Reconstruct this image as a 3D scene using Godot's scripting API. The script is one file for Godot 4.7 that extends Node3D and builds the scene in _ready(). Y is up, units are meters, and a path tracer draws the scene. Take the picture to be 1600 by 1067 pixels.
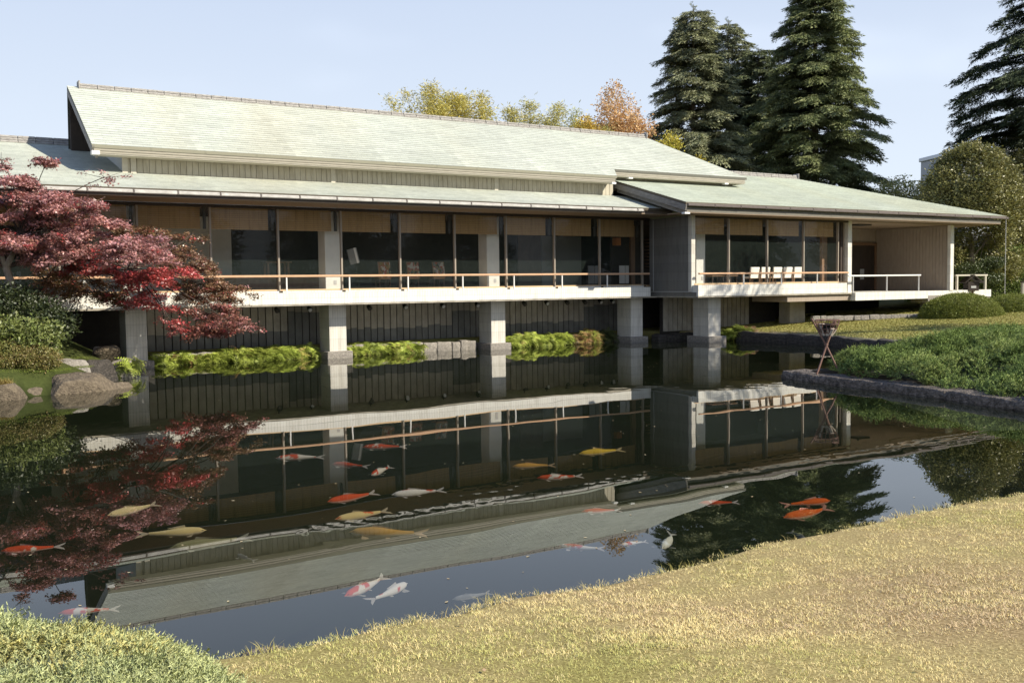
extends Node3D
# A low Japanese garden house over a koi pond. Units are metres, y is up, the water lies at y = 0.

const SUN_DIR := Vector3(0.745, 0.595, 0.301)
var rng := RandomNumberGenerator.new()
var mats := {}
var mesh_cache := {}
var names := {}
var nz := FastNoiseLite.new()
var house: Node3D
const HO := Vector3(-2.571, 0, -39.793)          # house origin; its x runs along the facade, its z towards the pond
const HU := Vector3(0.8427, 0, -0.5384)
const HW := Vector3(0.5384, 0, 0.8427)

func _ready() -> void:
	rng.seed = 1
	nz.seed = 11; nz.frequency = 0.01; nz.fractal_octaves = 4
	# camera: 35 mm lens, tipped down a little and turned a little on its axis
	var cam := Camera3D.new()
	cam.name = "camera"
	cam.fov = 37.87; cam.near = 0.1; cam.far = 1500.0
	cam.transform = Transform3D(Basis(Vector3.RIGHT, deg_to_rad(-3.37)) * Basis(Vector3.BACK, deg_to_rad(-0.70)), Vector3(0, 2.8, 0))
	add_child(cam)
	cam.current = true
	# clear autumn sky
	var sky := ProceduralSkyMaterial.new()
	sky.sky_top_color = lin(0.025, 0.11, 0.375); sky.sky_horizon_color = lin(0.585, 0.65, 0.715); sky.sky_curve = 0.55
	sky.ground_bottom_color = lin(0.06, 0.06, 0.05); sky.ground_horizon_color = lin(0.30, 0.31, 0.31); sky.sun_angle_max = 6.0
	var env := Environment.new()
	env.background_mode = Environment.BG_SKY
	env.sky = Sky.new()
	env.sky.sky_material = sky
	sky.sky_cover = cirrus()
	sky.sky_cover_modulate = Color(1, 1, 1, 0.10)
	env.tonemap_mode = Environment.TONE_MAPPER_LINEAR
	env.tonemap_exposure = 1.5
	env.sdfgi_enabled = true; env.ssao_enabled = true; env.ssil_enabled = true
	env.background_energy_multiplier = 1.0
	var we := WorldEnvironment.new()
	we.name = "sky"
	we.environment = env
	add_child(we)
	var sun := DirectionalLight3D.new()
	sun.name = "sun"
	sun.light_energy = 1.6; sun.light_color = Color(1.0, 0.965, 0.895); sun.light_angular_distance = 0.53; sun.shadow_enabled = true
	add_child(sun)
	sun.look_at_from_position(SUN_DIR * 100.0, Vector3.ZERO)
	make_materials()
	make_ground()
	make_house()
	make_furniture()
	make_lawn()
	make_stones()
	make_plants()
	make_far()
	make_fire_basket()
	make_koi()

# ------------------------------------------------------------------ mesh builder
class MB:
	var v := PackedVector3Array()
	var n := PackedVector3Array()
	var c := PackedColorArray()
	var t := PackedVector2Array()
	var ix := PackedInt32Array()
	func vert(p: Vector3, nn: Vector3, col := Color.WHITE, uv := Vector2.ZERO) -> int:
		v.append(p); n.append(nn); c.append(col); t.append(uv)
		return v.size() - 1
	func tri(a: int, b: int, d: int) -> void:      # counter-clockwise seen from outside
		ix.append(a); ix.append(d); ix.append(b)
	func face(a: Vector3, b: Vector3, d: Vector3, col := Color.WHITE) -> void:
		var nn := (b - a).cross(d - a).normalized()
		var i := vert(a, nn, col); vert(b, nn, col); vert(d, nn, col)
		tri(i, i + 1, i + 2)
	func quad(a: Vector3, b: Vector3, d: Vector3, e: Vector3, col := Color.WHITE, u0 := Vector2.ZERO, u1 := Vector2.ONE) -> void:
		var nn := (b - a).cross(e - a)
		if nn.length_squared() < 1e-12: nn = (d - b).cross(e - b)
		nn = nn.normalized()
		var i := vert(a, nn, col, Vector2(u0.x, u0.y))
		vert(b, nn, col, Vector2(u1.x, u0.y)); vert(d, nn, col, Vector2(u1.x, u1.y)); vert(e, nn, col, Vector2(u0.x, u1.y))
		tri(i, i + 1, i + 2); tri(i, i + 2, i + 3)
	func box(ctr: Vector3, s: Vector3, b := Basis(), bev := 0.0, col := Color.WHITE) -> void:
		var h := s * 0.5
		var r: float = min(bev, min(h.x, min(h.y, h.z)) * 0.45)
		var ax := [b.x, b.y, b.z]
		for k in 3:
			var k1 := (k + 1) % 3
			var k2 := (k + 2) % 3
			for sg in [1.0, -1.0]:
				var o: Vector3 = ctr + ax[k] * (h[k] * sg)
				var e1: Vector3 = ax[k1] * (h[k1] - r)
				var e2: Vector3 = ax[k2] * (h[k2] - r) * sg
				quad(o - e1 - e2, o + e1 - e2, o + e1 + e2, o - e1 + e2, col, Vector2.ZERO, Vector2(s[k1], s[k2]))
		if r <= 0.0: return
		for k in 3:
			var k1 := (k + 1) % 3
			var k2 := (k + 2) % 3
			for s1 in [1.0, -1.0]:
				for s2 in [1.0, -1.0]:
					var l: Vector3 = ax[k] * (h[k] - r)
					var pa: Vector3 = ctr + ax[k1] * (h[k1] * s1) + ax[k2] * ((h[k2] - r) * s2)
					var pb: Vector3 = ctr + ax[k1] * ((h[k1] - r) * s1) + ax[k2] * (h[k2] * s2)
					var nn: Vector3 = (ax[k1] * s1 + ax[k2] * s2).normalized()
					var i := vert(pa - l, nn, col); vert(pa + l, nn, col); vert(pb + l, nn, col); vert(pb - l, nn, col)
					if ((pa + l) - (pa - l)).cross((pb - l) - (pa - l)).dot(nn) > 0: tri(i, i + 1, i + 2); tri(i, i + 2, i + 3)
					else: tri(i, i + 2, i + 1); tri(i, i + 3, i + 2)
		for sx in [1.0, -1.0]:
			for sy in [1.0, -1.0]:
				for sz in [1.0, -1.0]:
					var q := Vector3(sx, sy, sz)
					var g := func(i: int) -> Vector3:
						var w := h - Vector3.ONE * r
						w[i] = h[i]
						w *= q
						return ctr + ax[0] * w.x + ax[1] * w.y + ax[2] * w.z
					var nn: Vector3 = (ax[0] * sx + ax[1] * sy + ax[2] * sz).normalized()
					var p0: Vector3 = g.call(0)
					var p1: Vector3 = g.call(1)
					var p2: Vector3 = g.call(2)
					var i := vert(p0, nn, col); vert(p1, nn, col); vert(p2, nn, col)
					if (p1 - p0).cross(p2 - p0).dot(nn) > 0: tri(i, i + 1, i + 2)
					else: tri(i, i + 2, i + 1)
	func tube(pts: Array, rad: Array, sides := 7, col := Color.WHITE, capped := true) -> void:
		var base := v.size()
		var m := pts.size()
		var up := Vector3(0.13, 0.21, 0.97)
		for i in m:
			var d: Vector3 = (pts[min(i + 1, m - 1)] - pts[max(i - 1, 0)]).normalized()
			var s := d.cross(up)
			if s.length() < 0.1: s = d.cross(Vector3.RIGHT)
			s = s.normalized()
			up = s.cross(d).normalized()
			for k in sides:
				var an := TAU * k / sides
				var nn := s * cos(an) + up * sin(an)
				vert(pts[i] + nn * rad[i], nn, col, Vector2(float(k) / sides, i))
		for i in m - 1:
			for k in sides:
				var a := base + i * sides + k
				var b := base + i * sides + (k + 1) % sides
				tri(a, b, b + sides); tri(a, b + sides, a + sides)
		if capped:
			for e in [0, m - 1]:
				var d: Vector3 = (pts[e] - pts[1 if e == 0 else m - 2]).normalized()
				var i0 := v.size()
				for k in sides: vert(v[base + e * sides + k], d, col)
				for k in range(1, sides - 1):
					if e == 0: tri(i0, i0 + k + 1, i0 + k)
					else: tri(i0, i0 + k, i0 + k + 1)
	func orient() -> void:                            # wind every face to agree with its normals
		for i in range(0, ix.size(), 3):
			var a := ix[i]
			var b := ix[i + 1]
			var d := ix[i + 2]
			if (v[d] - v[a]).cross(v[b] - v[a]).dot(n[a] + n[b] + n[d]) < 0.0:
				ix[i + 1] = d
				ix[i + 2] = b
	func mesh() -> ArrayMesh:
		orient()
		var a := []
		a.resize(Mesh.ARRAY_MAX)
		a[Mesh.ARRAY_VERTEX] = v; a[Mesh.ARRAY_NORMAL] = n; a[Mesh.ARRAY_COLOR] = c; a[Mesh.ARRAY_TEX_UV] = t; a[Mesh.ARRAY_INDEX] = ix
		var m := ArrayMesh.new()
		m.add_surface_from_arrays(Mesh.PRIMITIVE_TRIANGLES, a)
		return m

func smooth(m: MB) -> void:                        # normals averaged over shared places
	var acc := {}
	for i in range(0, m.ix.size(), 3):
		var a := m.v[m.ix[i]]; var b := m.v[m.ix[i + 1]]; var d := m.v[m.ix[i + 2]]
		var nn := (d - a).cross(b - a)
		for p in [a, b, d]:
			var k := Vector3i((p * 2000.0).round())
			acc[k] = acc.get(k, Vector3.ZERO) + nn
	for i in m.v.size():
		m.n[i] = (acc.get(Vector3i((m.v[i] * 2000.0).round()), Vector3.UP) as Vector3).normalized()

# ------------------------------------------------------------------ materials
func lin(r: float, g: float, b: float) -> Color:
	return Color(r, g, b).linear_to_srgb()

func noise_tex(seed_: int, freq: float, lo: Color, hi: Color, size := 256, mid := Color(-1, 0, 0)) -> NoiseTexture2D:
	var f := FastNoiseLite.new()
	f.seed = seed_; f.frequency = freq; f.noise_type = FastNoiseLite.TYPE_SIMPLEX_SMOOTH; f.fractal_octaves = 5; f.fractal_gain = 0.6
	var t := NoiseTexture2D.new()
	t.width = size; t.height = size; t.seamless = true; t.noise = f; t.normalize = true
	var g := Gradient.new()
	g.set_color(0, lo); g.set_color(1, hi)
	if mid.r >= 0: g.add_point(0.5, mid)
	t.color_ramp = g
	return t

func mat(key: String, albedo: Color, rough := 0.8, spec := 0.5) -> StandardMaterial3D:
	if mats.has(key): return mats[key]
	var m := StandardMaterial3D.new()
	m.resource_name = key
	m.albedo_color = albedo; m.roughness = rough; m.metallic_specular = spec
	mats[key] = m
	return m

func tri_mat(key: String, tex: Texture2D, scale_: Vector3, rough := 0.85, bump := 0.0, bump_tex: Texture2D = null, tint := Color.WHITE) -> StandardMaterial3D:
	if mats.has(key): return mats[key]
	var m := mat(key, tint, rough)
	m.albedo_texture = tex
	m.uv1_triplanar = true; m.uv1_world_triplanar = true; m.uv1_scale = scale_
	if bump > 0.0:
		m.heightmap_enabled = true; m.heightmap_scale = bump; m.heightmap_texture = bump_tex if bump_tex else tex
	return m

func stain(m: StandardMaterial3D, t: Texture2D) -> void:   # weather streaks running down
	m.detail_enabled = true
	m.detail_blend_mode = BaseMaterial3D.BLEND_MODE_MUL
	m.detail_albedo = t
	m.detail_uv_layer = BaseMaterial3D.DETAIL_UV_2
	m.uv2_triplanar = true; m.uv2_world_triplanar = true; m.uv2_scale = Vector3(0.9, 0.12, 0.9)

func leaf_mat(key: String, rough := 0.5, back := 0.25, spec := 0.5) -> StandardMaterial3D:
	if mats.has(key): return mats[key]
	var m := mat(key, Color.WHITE, rough, spec)
	m.vertex_color_use_as_albedo = true
	m.cull_mode = BaseMaterial3D.CULL_DISABLED
	if back > 0: m.backlight_enabled = true; m.backlight = lin(back, back, back)
	return m

func vc_mat(key: String, rough := 0.7, spec := 0.5) -> StandardMaterial3D:
	if mats.has(key): return mats[key]
	var m := mat(key, Color.WHITE, rough, spec)
	m.vertex_color_use_as_albedo = true
	return m

func image_tex(w: int, h: int, f: Callable) -> ImageTexture:
	var im := Image.create(w, h, false, Image.FORMAT_RGB8)
	for y in h:
		for x in w:
			im.set_pixel(x, y, f.call(x, y))
	return ImageTexture.create_from_image(im)

func make_materials() -> void:
	var r := RandomNumberGenerator.new()
	r.seed = 5
	# copper roof sheet: rows 0.2 m, sheets 0.6 m, tone of each sheet a little different
	var tone := []
	for i in 160: tone.append(r.randf_range(0.92, 1.0))
	var fn := FastNoiseLite.new()
	fn.frequency = 0.02; fn.fractal_octaves = 4
	var roof := image_tex(768, 640, func(x: int, y: int) -> Color:
		var row := y / 64
		var xs := (x + (64 if row % 2 else 0)) % 768
		var k: float = tone[(row * 13 + xs / 128 * 7) % 160]
		k *= 0.95 + 0.1 * fn.get_noise_2d(x * 0.6, y * 3.0) + 0.05 * fn.get_noise_2d(x * 5.0, y * 5.0)
		if y % 64 < 7: k *= 0.91
		if xs % 128 < 3: k *= 0.9
		return Color(k * 0.99, k, k * 0.97))
	var rm := mat("copper_roof", Color.WHITE, 0.62, 0.35)
	rm.albedo_texture = roof; rm.vertex_color_use_as_albedo = true
	# narrow upright white tiles
	var tile := image_tex(256, 256, func(x: int, y: int) -> Color:
		var k := 0.97 + 0.03 * sin(floor(x / 32.0) * 12.7 + floor(y / 128.0) * 5.1)
		if x % 32 < 2 or y % 128 < 2: k *= 0.72
		return Color(k, k, k * 0.985))
	tri_mat("white_tile", tile, Vector3.ONE * 1.1, 0.45, 0.0, null, lin(0.80, 0.785, 0.75)).uv1_world_triplanar = false
	tri_mat("grey_tile", tile, Vector3.ONE * 1.25, 0.6, 0.0, null, lin(0.19, 0.188, 0.184)).uv1_world_triplanar = false
	tri_mat("pillar_tile", tile, Vector3.ONE * 1.25, 0.6, 0.0, null, lin(0.66, 0.635, 0.59)).uv1_world_triplanar = false
	var bump := noise_tex(61, 0.07, Color.BLACK, Color.WHITE)
	tri_mat("concrete_board", noise_tex(3, 0.012, lin(0.24, 0.215, 0.17), lin(0.46, 0.415, 0.335)), Vector3(0.6, 0.25, 0.6), 0.9, 0.4).vertex_color_use_as_albedo = true
	tri_mat("dark_wood", noise_tex(4, 0.02, lin(0.02, 0.013, 0.009), lin(0.055, 0.036, 0.024)), Vector3(1.2, 0.3, 1.2), 0.6)
	tri_mat("brown_wood", noise_tex(5, 0.02, lin(0.13, 0.07, 0.036), lin(0.21, 0.12, 0.062)), Vector3(1.5, 0.3, 1.5), 0.55)
	tri_mat("rail_wood", noise_tex(6, 0.02, lin(0.48, 0.27, 0.155), lin(0.66, 0.43, 0.27)), Vector3(0.4, 2.0, 2.0), 0.4)
	tri_mat("sill_wood", noise_tex(7, 0.02, lin(0.46, 0.31, 0.17), lin(0.58, 0.42, 0.26)), Vector3(0.4, 2.0, 2.0), 0.45)
	tri_mat("ivory_board", noise_tex(8, 0.02, lin(0.42, 0.385, 0.30), lin(0.53, 0.49, 0.395)), Vector3(0.8, 0.4, 0.8), 0.75)
	var streak := noise_tex(63, 0.02, Color(0.80, 0.785, 0.76), Color.WHITE, 256, Color(0.97, 0.965, 0.955))
	for key in ["white_tile", "pillar_tile", "grey_tile", "ivory_board", "porch_panel"]:
		if mats.has(key): stain(mats[key], streak)
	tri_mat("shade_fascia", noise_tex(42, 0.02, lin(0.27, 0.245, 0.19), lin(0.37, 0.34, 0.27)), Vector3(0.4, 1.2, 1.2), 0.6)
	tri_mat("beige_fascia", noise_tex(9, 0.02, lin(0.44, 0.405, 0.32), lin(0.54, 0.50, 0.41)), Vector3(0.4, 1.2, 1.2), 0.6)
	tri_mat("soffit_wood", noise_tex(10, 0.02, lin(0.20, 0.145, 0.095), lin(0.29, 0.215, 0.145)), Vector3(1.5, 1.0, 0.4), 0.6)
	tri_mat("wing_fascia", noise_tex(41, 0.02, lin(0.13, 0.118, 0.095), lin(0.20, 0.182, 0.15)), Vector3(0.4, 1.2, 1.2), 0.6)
	tri_mat("porch_panel", noise_tex(11, 0.02, lin(0.27, 0.215, 0.165), lin(0.36, 0.295, 0.23)), Vector3(1.0, 0.3, 1.0), 0.7)
	tri_mat("gutter_metal", noise_tex(12, 0.015, lin(0.30, 0.285, 0.26), lin(0.62, 0.60, 0.55)), Vector3(0.7, 1.5, 0.7), 0.6)
	tri_mat("dark_gutter", noise_tex(13, 0.02, lin(0.075, 0.06, 0.052), lin(0.16, 0.13, 0.115)), Vector3(0.7, 1.5, 0.7), 0.55)
	tri_mat("verge_metal", noise_tex(14, 0.02, lin(0.12, 0.11, 0.10), lin(0.26, 0.245, 0.225)), Vector3(0.7, 1.5, 0.7), 0.6)
	tri_mat("ridge_tile", noise_tex(15, 0.035, lin(0.10, 0.09, 0.082), lin(0.60, 0.58, 0.545), 256, lin(0.34, 0.32, 0.295)), Vector3(0.7, 2.2, 0.7), 0.9, 1.0)
	var bl := image_tex(128, 256, func(x: int, y: int) -> Color:
		var k := 0.86 + 0.10 * sin(y * TAU / 4.0) + 0.06 * sin(floor(y / 4.0) * 7.3)
		if x % 64 < 2: k *= 0.8
		return Color(k, k * 0.98, k * 0.95))
	tri_mat("bamboo_blind", bl, Vector3(1.4, 1.4, 1.4), 0.7, 0.0, null, lin(0.46, 0.30, 0.13)).uv1_world_triplanar = false
	stain(mats.bamboo_blind, streak)
	tri_mat("plaster", noise_tex(17, 0.02, lin(0.50, 0.50, 0.46), lin(0.58, 0.58, 0.535)), Vector3.ONE * 0.5, 0.9)
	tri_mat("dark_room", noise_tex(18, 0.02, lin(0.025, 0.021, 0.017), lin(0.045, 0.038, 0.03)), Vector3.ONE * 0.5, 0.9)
	tri_mat("stone", noise_tex(19, 0.03, lin(0.045, 0.034, 0.023), lin(0.24, 0.195, 0.13), 256, lin(0.115, 0.09, 0.06)), Vector3.ONE * 0.9, 0.92, 4.0, bump)
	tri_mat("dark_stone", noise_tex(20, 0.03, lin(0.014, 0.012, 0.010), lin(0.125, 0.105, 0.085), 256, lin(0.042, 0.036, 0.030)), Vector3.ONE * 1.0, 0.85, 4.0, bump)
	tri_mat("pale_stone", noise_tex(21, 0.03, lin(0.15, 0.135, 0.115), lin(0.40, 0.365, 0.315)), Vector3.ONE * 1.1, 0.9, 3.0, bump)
	tri_mat("slab_stone", noise_tex(22, 0.03, lin(0.02, 0.017, 0.014), lin(0.32, 0.265, 0.215), 256, lin(0.11, 0.09, 0.072)), Vector3.ONE * 0.8, 0.92, 6.0, bump)
	tri_mat("bark", noise_tex(23, 0.03, lin(0.08, 0.06, 0.045), lin(0.20, 0.16, 0.12)), Vector3(2, 0.6, 2), 0.95, 3.0)
	tri_mat("pale_bark", noise_tex(24, 0.03, lin(0.22, 0.18, 0.14), lin(0.46, 0.40, 0.33)), Vector3(2, 0.8, 2), 0.9, 2.0)
	tri_mat("rusty_iron", noise_tex(25, 0.05, lin(0.09, 0.05, 0.038), lin(0.30, 0.16, 0.115)), Vector3.ONE * 3.0, 0.75)
	tri_mat("firewood", noise_tex(26, 0.05, lin(0.35, 0.29, 0.23), lin(0.66, 0.58, 0.49)), Vector3(3, 1, 3), 0.85)
	mat("black_metal", lin(0.012, 0.012, 0.012), 0.4)
	mat("white_metal", lin(0.72, 0.71, 0.68), 0.4)
	mat("mullion_bronze", lin(0.30, 0.255, 0.205), 0.45)
	mat("dark_bronze", lin(0.03, 0.024, 0.018), 0.45)
	mat("white_paper", lin(0.55, 0.55, 0.52), 0.8)
	mat("grey_paper", lin(0.17, 0.175, 0.17), 0.8)
	mat("amber_paper", lin(0.50, 0.20, 0.06), 0.7)
	mat("ivory_leather", lin(0.80, 0.765, 0.68), 0.6)
	mat("pale_plastic", lin(0.35, 0.35, 0.34), 0.5)
	mat("steel", lin(0.55, 0.54, 0.52), 0.35).metallic = 0.3
	var gl := mat("window_glass", Color(0.7, 0.8, 0.75, 0.02), 0.0, 0.30)
	gl.transparency = BaseMaterial3D.TRANSPARENCY_ALPHA
	var wt := mat("pond_water", Color(0.045, 0.055, 0.02, 0.22), 0.0, 0.465)
	wt.albedo_color = Color(lin(0.009, 0.013, 0.005), 0.46)
	wt.transparency = BaseMaterial3D.TRANSPARENCY_ALPHA
	tri_mat("mud", noise_tex(27, 0.02, lin(0.006, 0.008, 0.003), lin(0.014, 0.016, 0.007)), Vector3.ONE * 0.3, 0.95)

# ------------------------------------------------------------------ scene tree helpers
func numbered(s: String) -> String:
	names[s] = names.get(s, -1) + 1
	return s if names[s] == 0 else "%s_%03d" % [s, names[s]]

func tag(o: Node, label: String, category: String, group := "", kind := "") -> void:
	if label: o.set_meta("label", label)
	if category: o.set_meta("category", category)
	if group: o.set_meta("group", group)
	if kind: o.set_meta("kind", kind)

func thing(called: String, label: String, category: String, at := Vector3.ZERO, turn := 0.0, group := "") -> Node3D:
	var o := Node3D.new()
	o.name = numbered(called)
	add_child(o)
	o.position = at; o.rotation.y = turn
	tag(o, label, category, group)
	return o

func part(called: String, m: Mesh, material: Material, parent: Node, at := Vector3.ZERO, b := Basis()) -> MeshInstance3D:
	var o := MeshInstance3D.new()
	var taken: int = parent.get_meta("n_" + called, -1) + 1 if parent != self else 0
	if parent != self:
		parent.set_meta("n_" + called, taken)
		o.name = called if taken == 0 else "%s_%03d" % [called, taken]
	else:
		o.name = numbered(called)
	o.mesh = m
	o.material_override = material
	o.transform = Transform3D(b, at)
	parent.add_child(o)
	return o

func bmesh(s: Vector3, bev := 0.006) -> ArrayMesh:
	var k := "b%.3f,%.3f,%.3f,%.3f" % [s.x, s.y, s.z, bev]
	if not mesh_cache.has(k):
		var m := MB.new()
		m.box(Vector3.ZERO, s, Basis(), bev)
		mesh_cache[k] = m.mesh()
	return mesh_cache[k]

# box by extents in the frame of a thing; a parent part sits at its own middle
func slab(called: String, key: String, parent: Node, x0: float, x1: float, y0: float, y1: float, z0: float, z1: float, bev := 0.006) -> MeshInstance3D:
	var ctr := Vector3(x0 + x1, y0 + y1, z0 + z1) * 0.5
	if parent is MeshInstance3D: ctr -= parent.position
	return part(called, bmesh(Vector3(absf(x1 - x0), absf(y1 - y0), absf(z1 - z0)), bev), mats[key], parent, ctr)

func scatter(called: String, m: Mesh, material: Material, parent: Node, xf: Array, cols: PackedColorArray) -> MultiMeshInstance3D:
	var mm := MultiMesh.new()
	mm.transform_format = MultiMesh.TRANSFORM_3D
	mm.use_colors = true
	mm.mesh = m
	mm.instance_count = xf.size()
	for i in xf.size():
		mm.set_instance_transform(i, xf[i])
		mm.set_instance_color(i, cols[i])
	var o := MultiMeshInstance3D.new()
	if parent == self:
		o.name = numbered(called)
	else:
		var taken: int = parent.get_meta("n_" + called, -1) + 1
		parent.set_meta("n_" + called, taken)
		o.name = called if taken == 0 else "%s_%03d" % [called, taken]
	o.multimesh = mm
	o.material_override = material
	o.set_meta("kind", "stuff")
	parent.add_child(o)
	return o

func hw(a: float, y: float, b: float) -> Vector3:   # house frame to world
	return HO + HU * a + HW * b + Vector3(0, y, 0)

func rdir() -> Vector3:
	return Vector3(rng.randfn(), rng.randfn(), rng.randfn()).normalized()

func rcol(a: Color, b: Color, v := 0.15) -> Color:
	var c := a.lerp(b, rng.randf())
	var k := 1.0 + rng.randf_range(-v, v)
	return Color(c.r * k, c.g * k, c.b * k)

# ------------------------------------------------------------------ the house
func roof_sheet(mb: MB, el: Vector3, er: Vector3, rl: Vector3, rr: Vector3, base: Color, step := 0.2) -> void:
	# rows of copper sheet from the eave el-er up to the ridge rl-rr; each row laps over the one below
	var sl := el.distance_to(rl) if absf(el.x - rl.x) < 0.5 else er.distance_to(rr)
	var rows := int(maxf(1, round(sl / step)))
	var nn := (er - el).cross(rl - el).normalized()
	var lap := nn * 0.014
	for i in rows:
		var f0 := float(i) / rows
		var f1 := float(i + 1) / rows
		var p0 := el.lerp(rl, f0); var p1 := er.lerp(rr, f0)
		var q0 := el.lerp(rl, f1); var q1 := er.lerp(rr, f1)
		var segs := int(maxf(1, ceil(p0.distance_to(p1) / 1.0)))
		for k in segs:
			var s0 := float(k) / segs
			var s1 := float(k + 1) / segs
			var A := p0.lerp(p1, s0) + lap; var B := p0.lerp(p1, s1) + lap
			var D := q0.lerp(q1, s1); var E := q0.lerp(q1, s0)
			var cs := []
			for q in [A, B, D, E]:
				var g := nz.get_noise_2d(q.x * 22.0 + q.z * 5.0, q.z * 3.0)
				var g2 := nz.get_noise_2d(q.x * 3.0 + 90.0, q.z * 6.0)
				var k1 := 1.0 + 0.20 * g2 + 0.10 * nz.get_noise_2d(q.x * 60.0, q.z * 12.0 + 40.0)
				cs.append(Color(base.r * k1 * (1.0 + 0.03 * g), base.g * k1 * (1.0 - 0.05 * absf(g)), base.b * k1 * (1.0 - 0.14 * maxf(g, 0.0))))
			var i0 := mb.vert(A, nn, cs[0], Vector2(A.x / 3.6, f0 * sl / 2.0))
			mb.vert(B, nn, cs[1], Vector2(B.x / 3.6, f0 * sl / 2.0)); mb.vert(D, nn, cs[2], Vector2(D.x / 3.6, f1 * sl / 2.0)); mb.vert(E, nn, cs[3], Vector2(E.x / 3.6, f1 * sl / 2.0))
			mb.tri(i0, i0 + 1, i0 + 2); mb.tri(i0, i0 + 2, i0 + 3)
			var dn := (p1 - p0).cross(nn).normalized()
			var j := mb.vert(A - lap, dn, cs[0], Vector2(A.x / 3.6, f0 * sl / 2.0))
			mb.vert(B - lap, dn, cs[1], Vector2(B.x / 3.6, f0 * sl / 2.0)); mb.vert(B, dn, cs[1], Vector2(B.x / 3.6, f0 * sl / 2.0 + 0.01)); mb.vert(A, dn, cs[0], Vector2(A.x / 3.6, f0 * sl / 2.0 + 0.01))
			mb.tri(j, j + 1, j + 2); mb.tri(j, j + 2, j + 3)

func roof_under(mb: MB, a: Vector3, b: Vector3, d: Vector3, e: Vector3, base: Color) -> void:
	var o := Vector3(0, -0.11, 0)
	mb.quad(a + o, e + o, d + o, b + o, base)
	for q in [[a, b], [b, d], [d, e], [e, a]]:
		mb.quad(q[0] + o, q[1] + o, q[1], q[0], base)

func beam(called: String, key: String, parent: Node, p: Vector3, q: Vector3, w: float, h: float, bev := 0.006) -> MeshInstance3D:
	# a straight bar from p to q, w wide and h high
	var d := q - p
	var z := d.normalized()
	var x := Vector3.UP.cross(z)
	x = Vector3.RIGHT if x.length() < 0.01 else x.normalized()
	var y := z.cross(x)
	var ctr := (p + q) * 0.5
	if parent is MeshInstance3D: ctr -= parent.position
	return part(called, bmesh(Vector3(w, h, d.length()), bev), mats[key], parent, ctr, Basis(x, y, z))

func ridge(parent: Node, a0: float, a1: float, y: float, b: float, w := 0.34, h := 0.28) -> void:
	# ridge of stacked lichened tiles, laid in lengths
	var m := MB.new()
	var x := a0
	while x < a1:
		var l: float = min(0.6, a1 - x)
		for k in 3:
			m.box(Vector3(x + l * 0.5, y + h * (k + 0.5) / 3.0, b), Vector3(l - 0.012, h / 3.0 - 0.008, w - 0.07 * k + rng.randf_range(-0.02, 0.02)), Basis(), 0.015)
		x += 0.6
	var r := part("ridge_cap", m.mesh(), mats.ridge_tile, parent)
	r.set_meta("kind", "stuff")
	slab("ridge_end_tile", "ridge_tile", r, a0 - 0.05, a0, y - 0.06, y + h + 0.08, b - w * 0.6, b + w * 0.6)
	slab("ridge_end_tile", "ridge_tile", r, a1, a1 + 0.05, y - 0.06, y + h + 0.08, b - w * 0.6, b + w * 0.6)

func gutter(parent: Node, key: String, a0: float, a1: float, y0: float, y1: float, b: float, l: float) -> void:
	var x := a0
	while x < a1 - 0.05:
		var e: float = min(x + l, a1)
		var g := slab("gutter_length", key, parent, x + 0.006, e - 0.006, y0 + rng.randf_range(-0.006, 0.006), y1, b - 0.12, b, 0.03)
		slab("gutter_strap", "dark_gutter", g, e - 0.02, e + 0.012, y0 - 0.008, y1 + 0.006, b - 0.12, b + 0.006, 0.004)
		x = e

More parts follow.
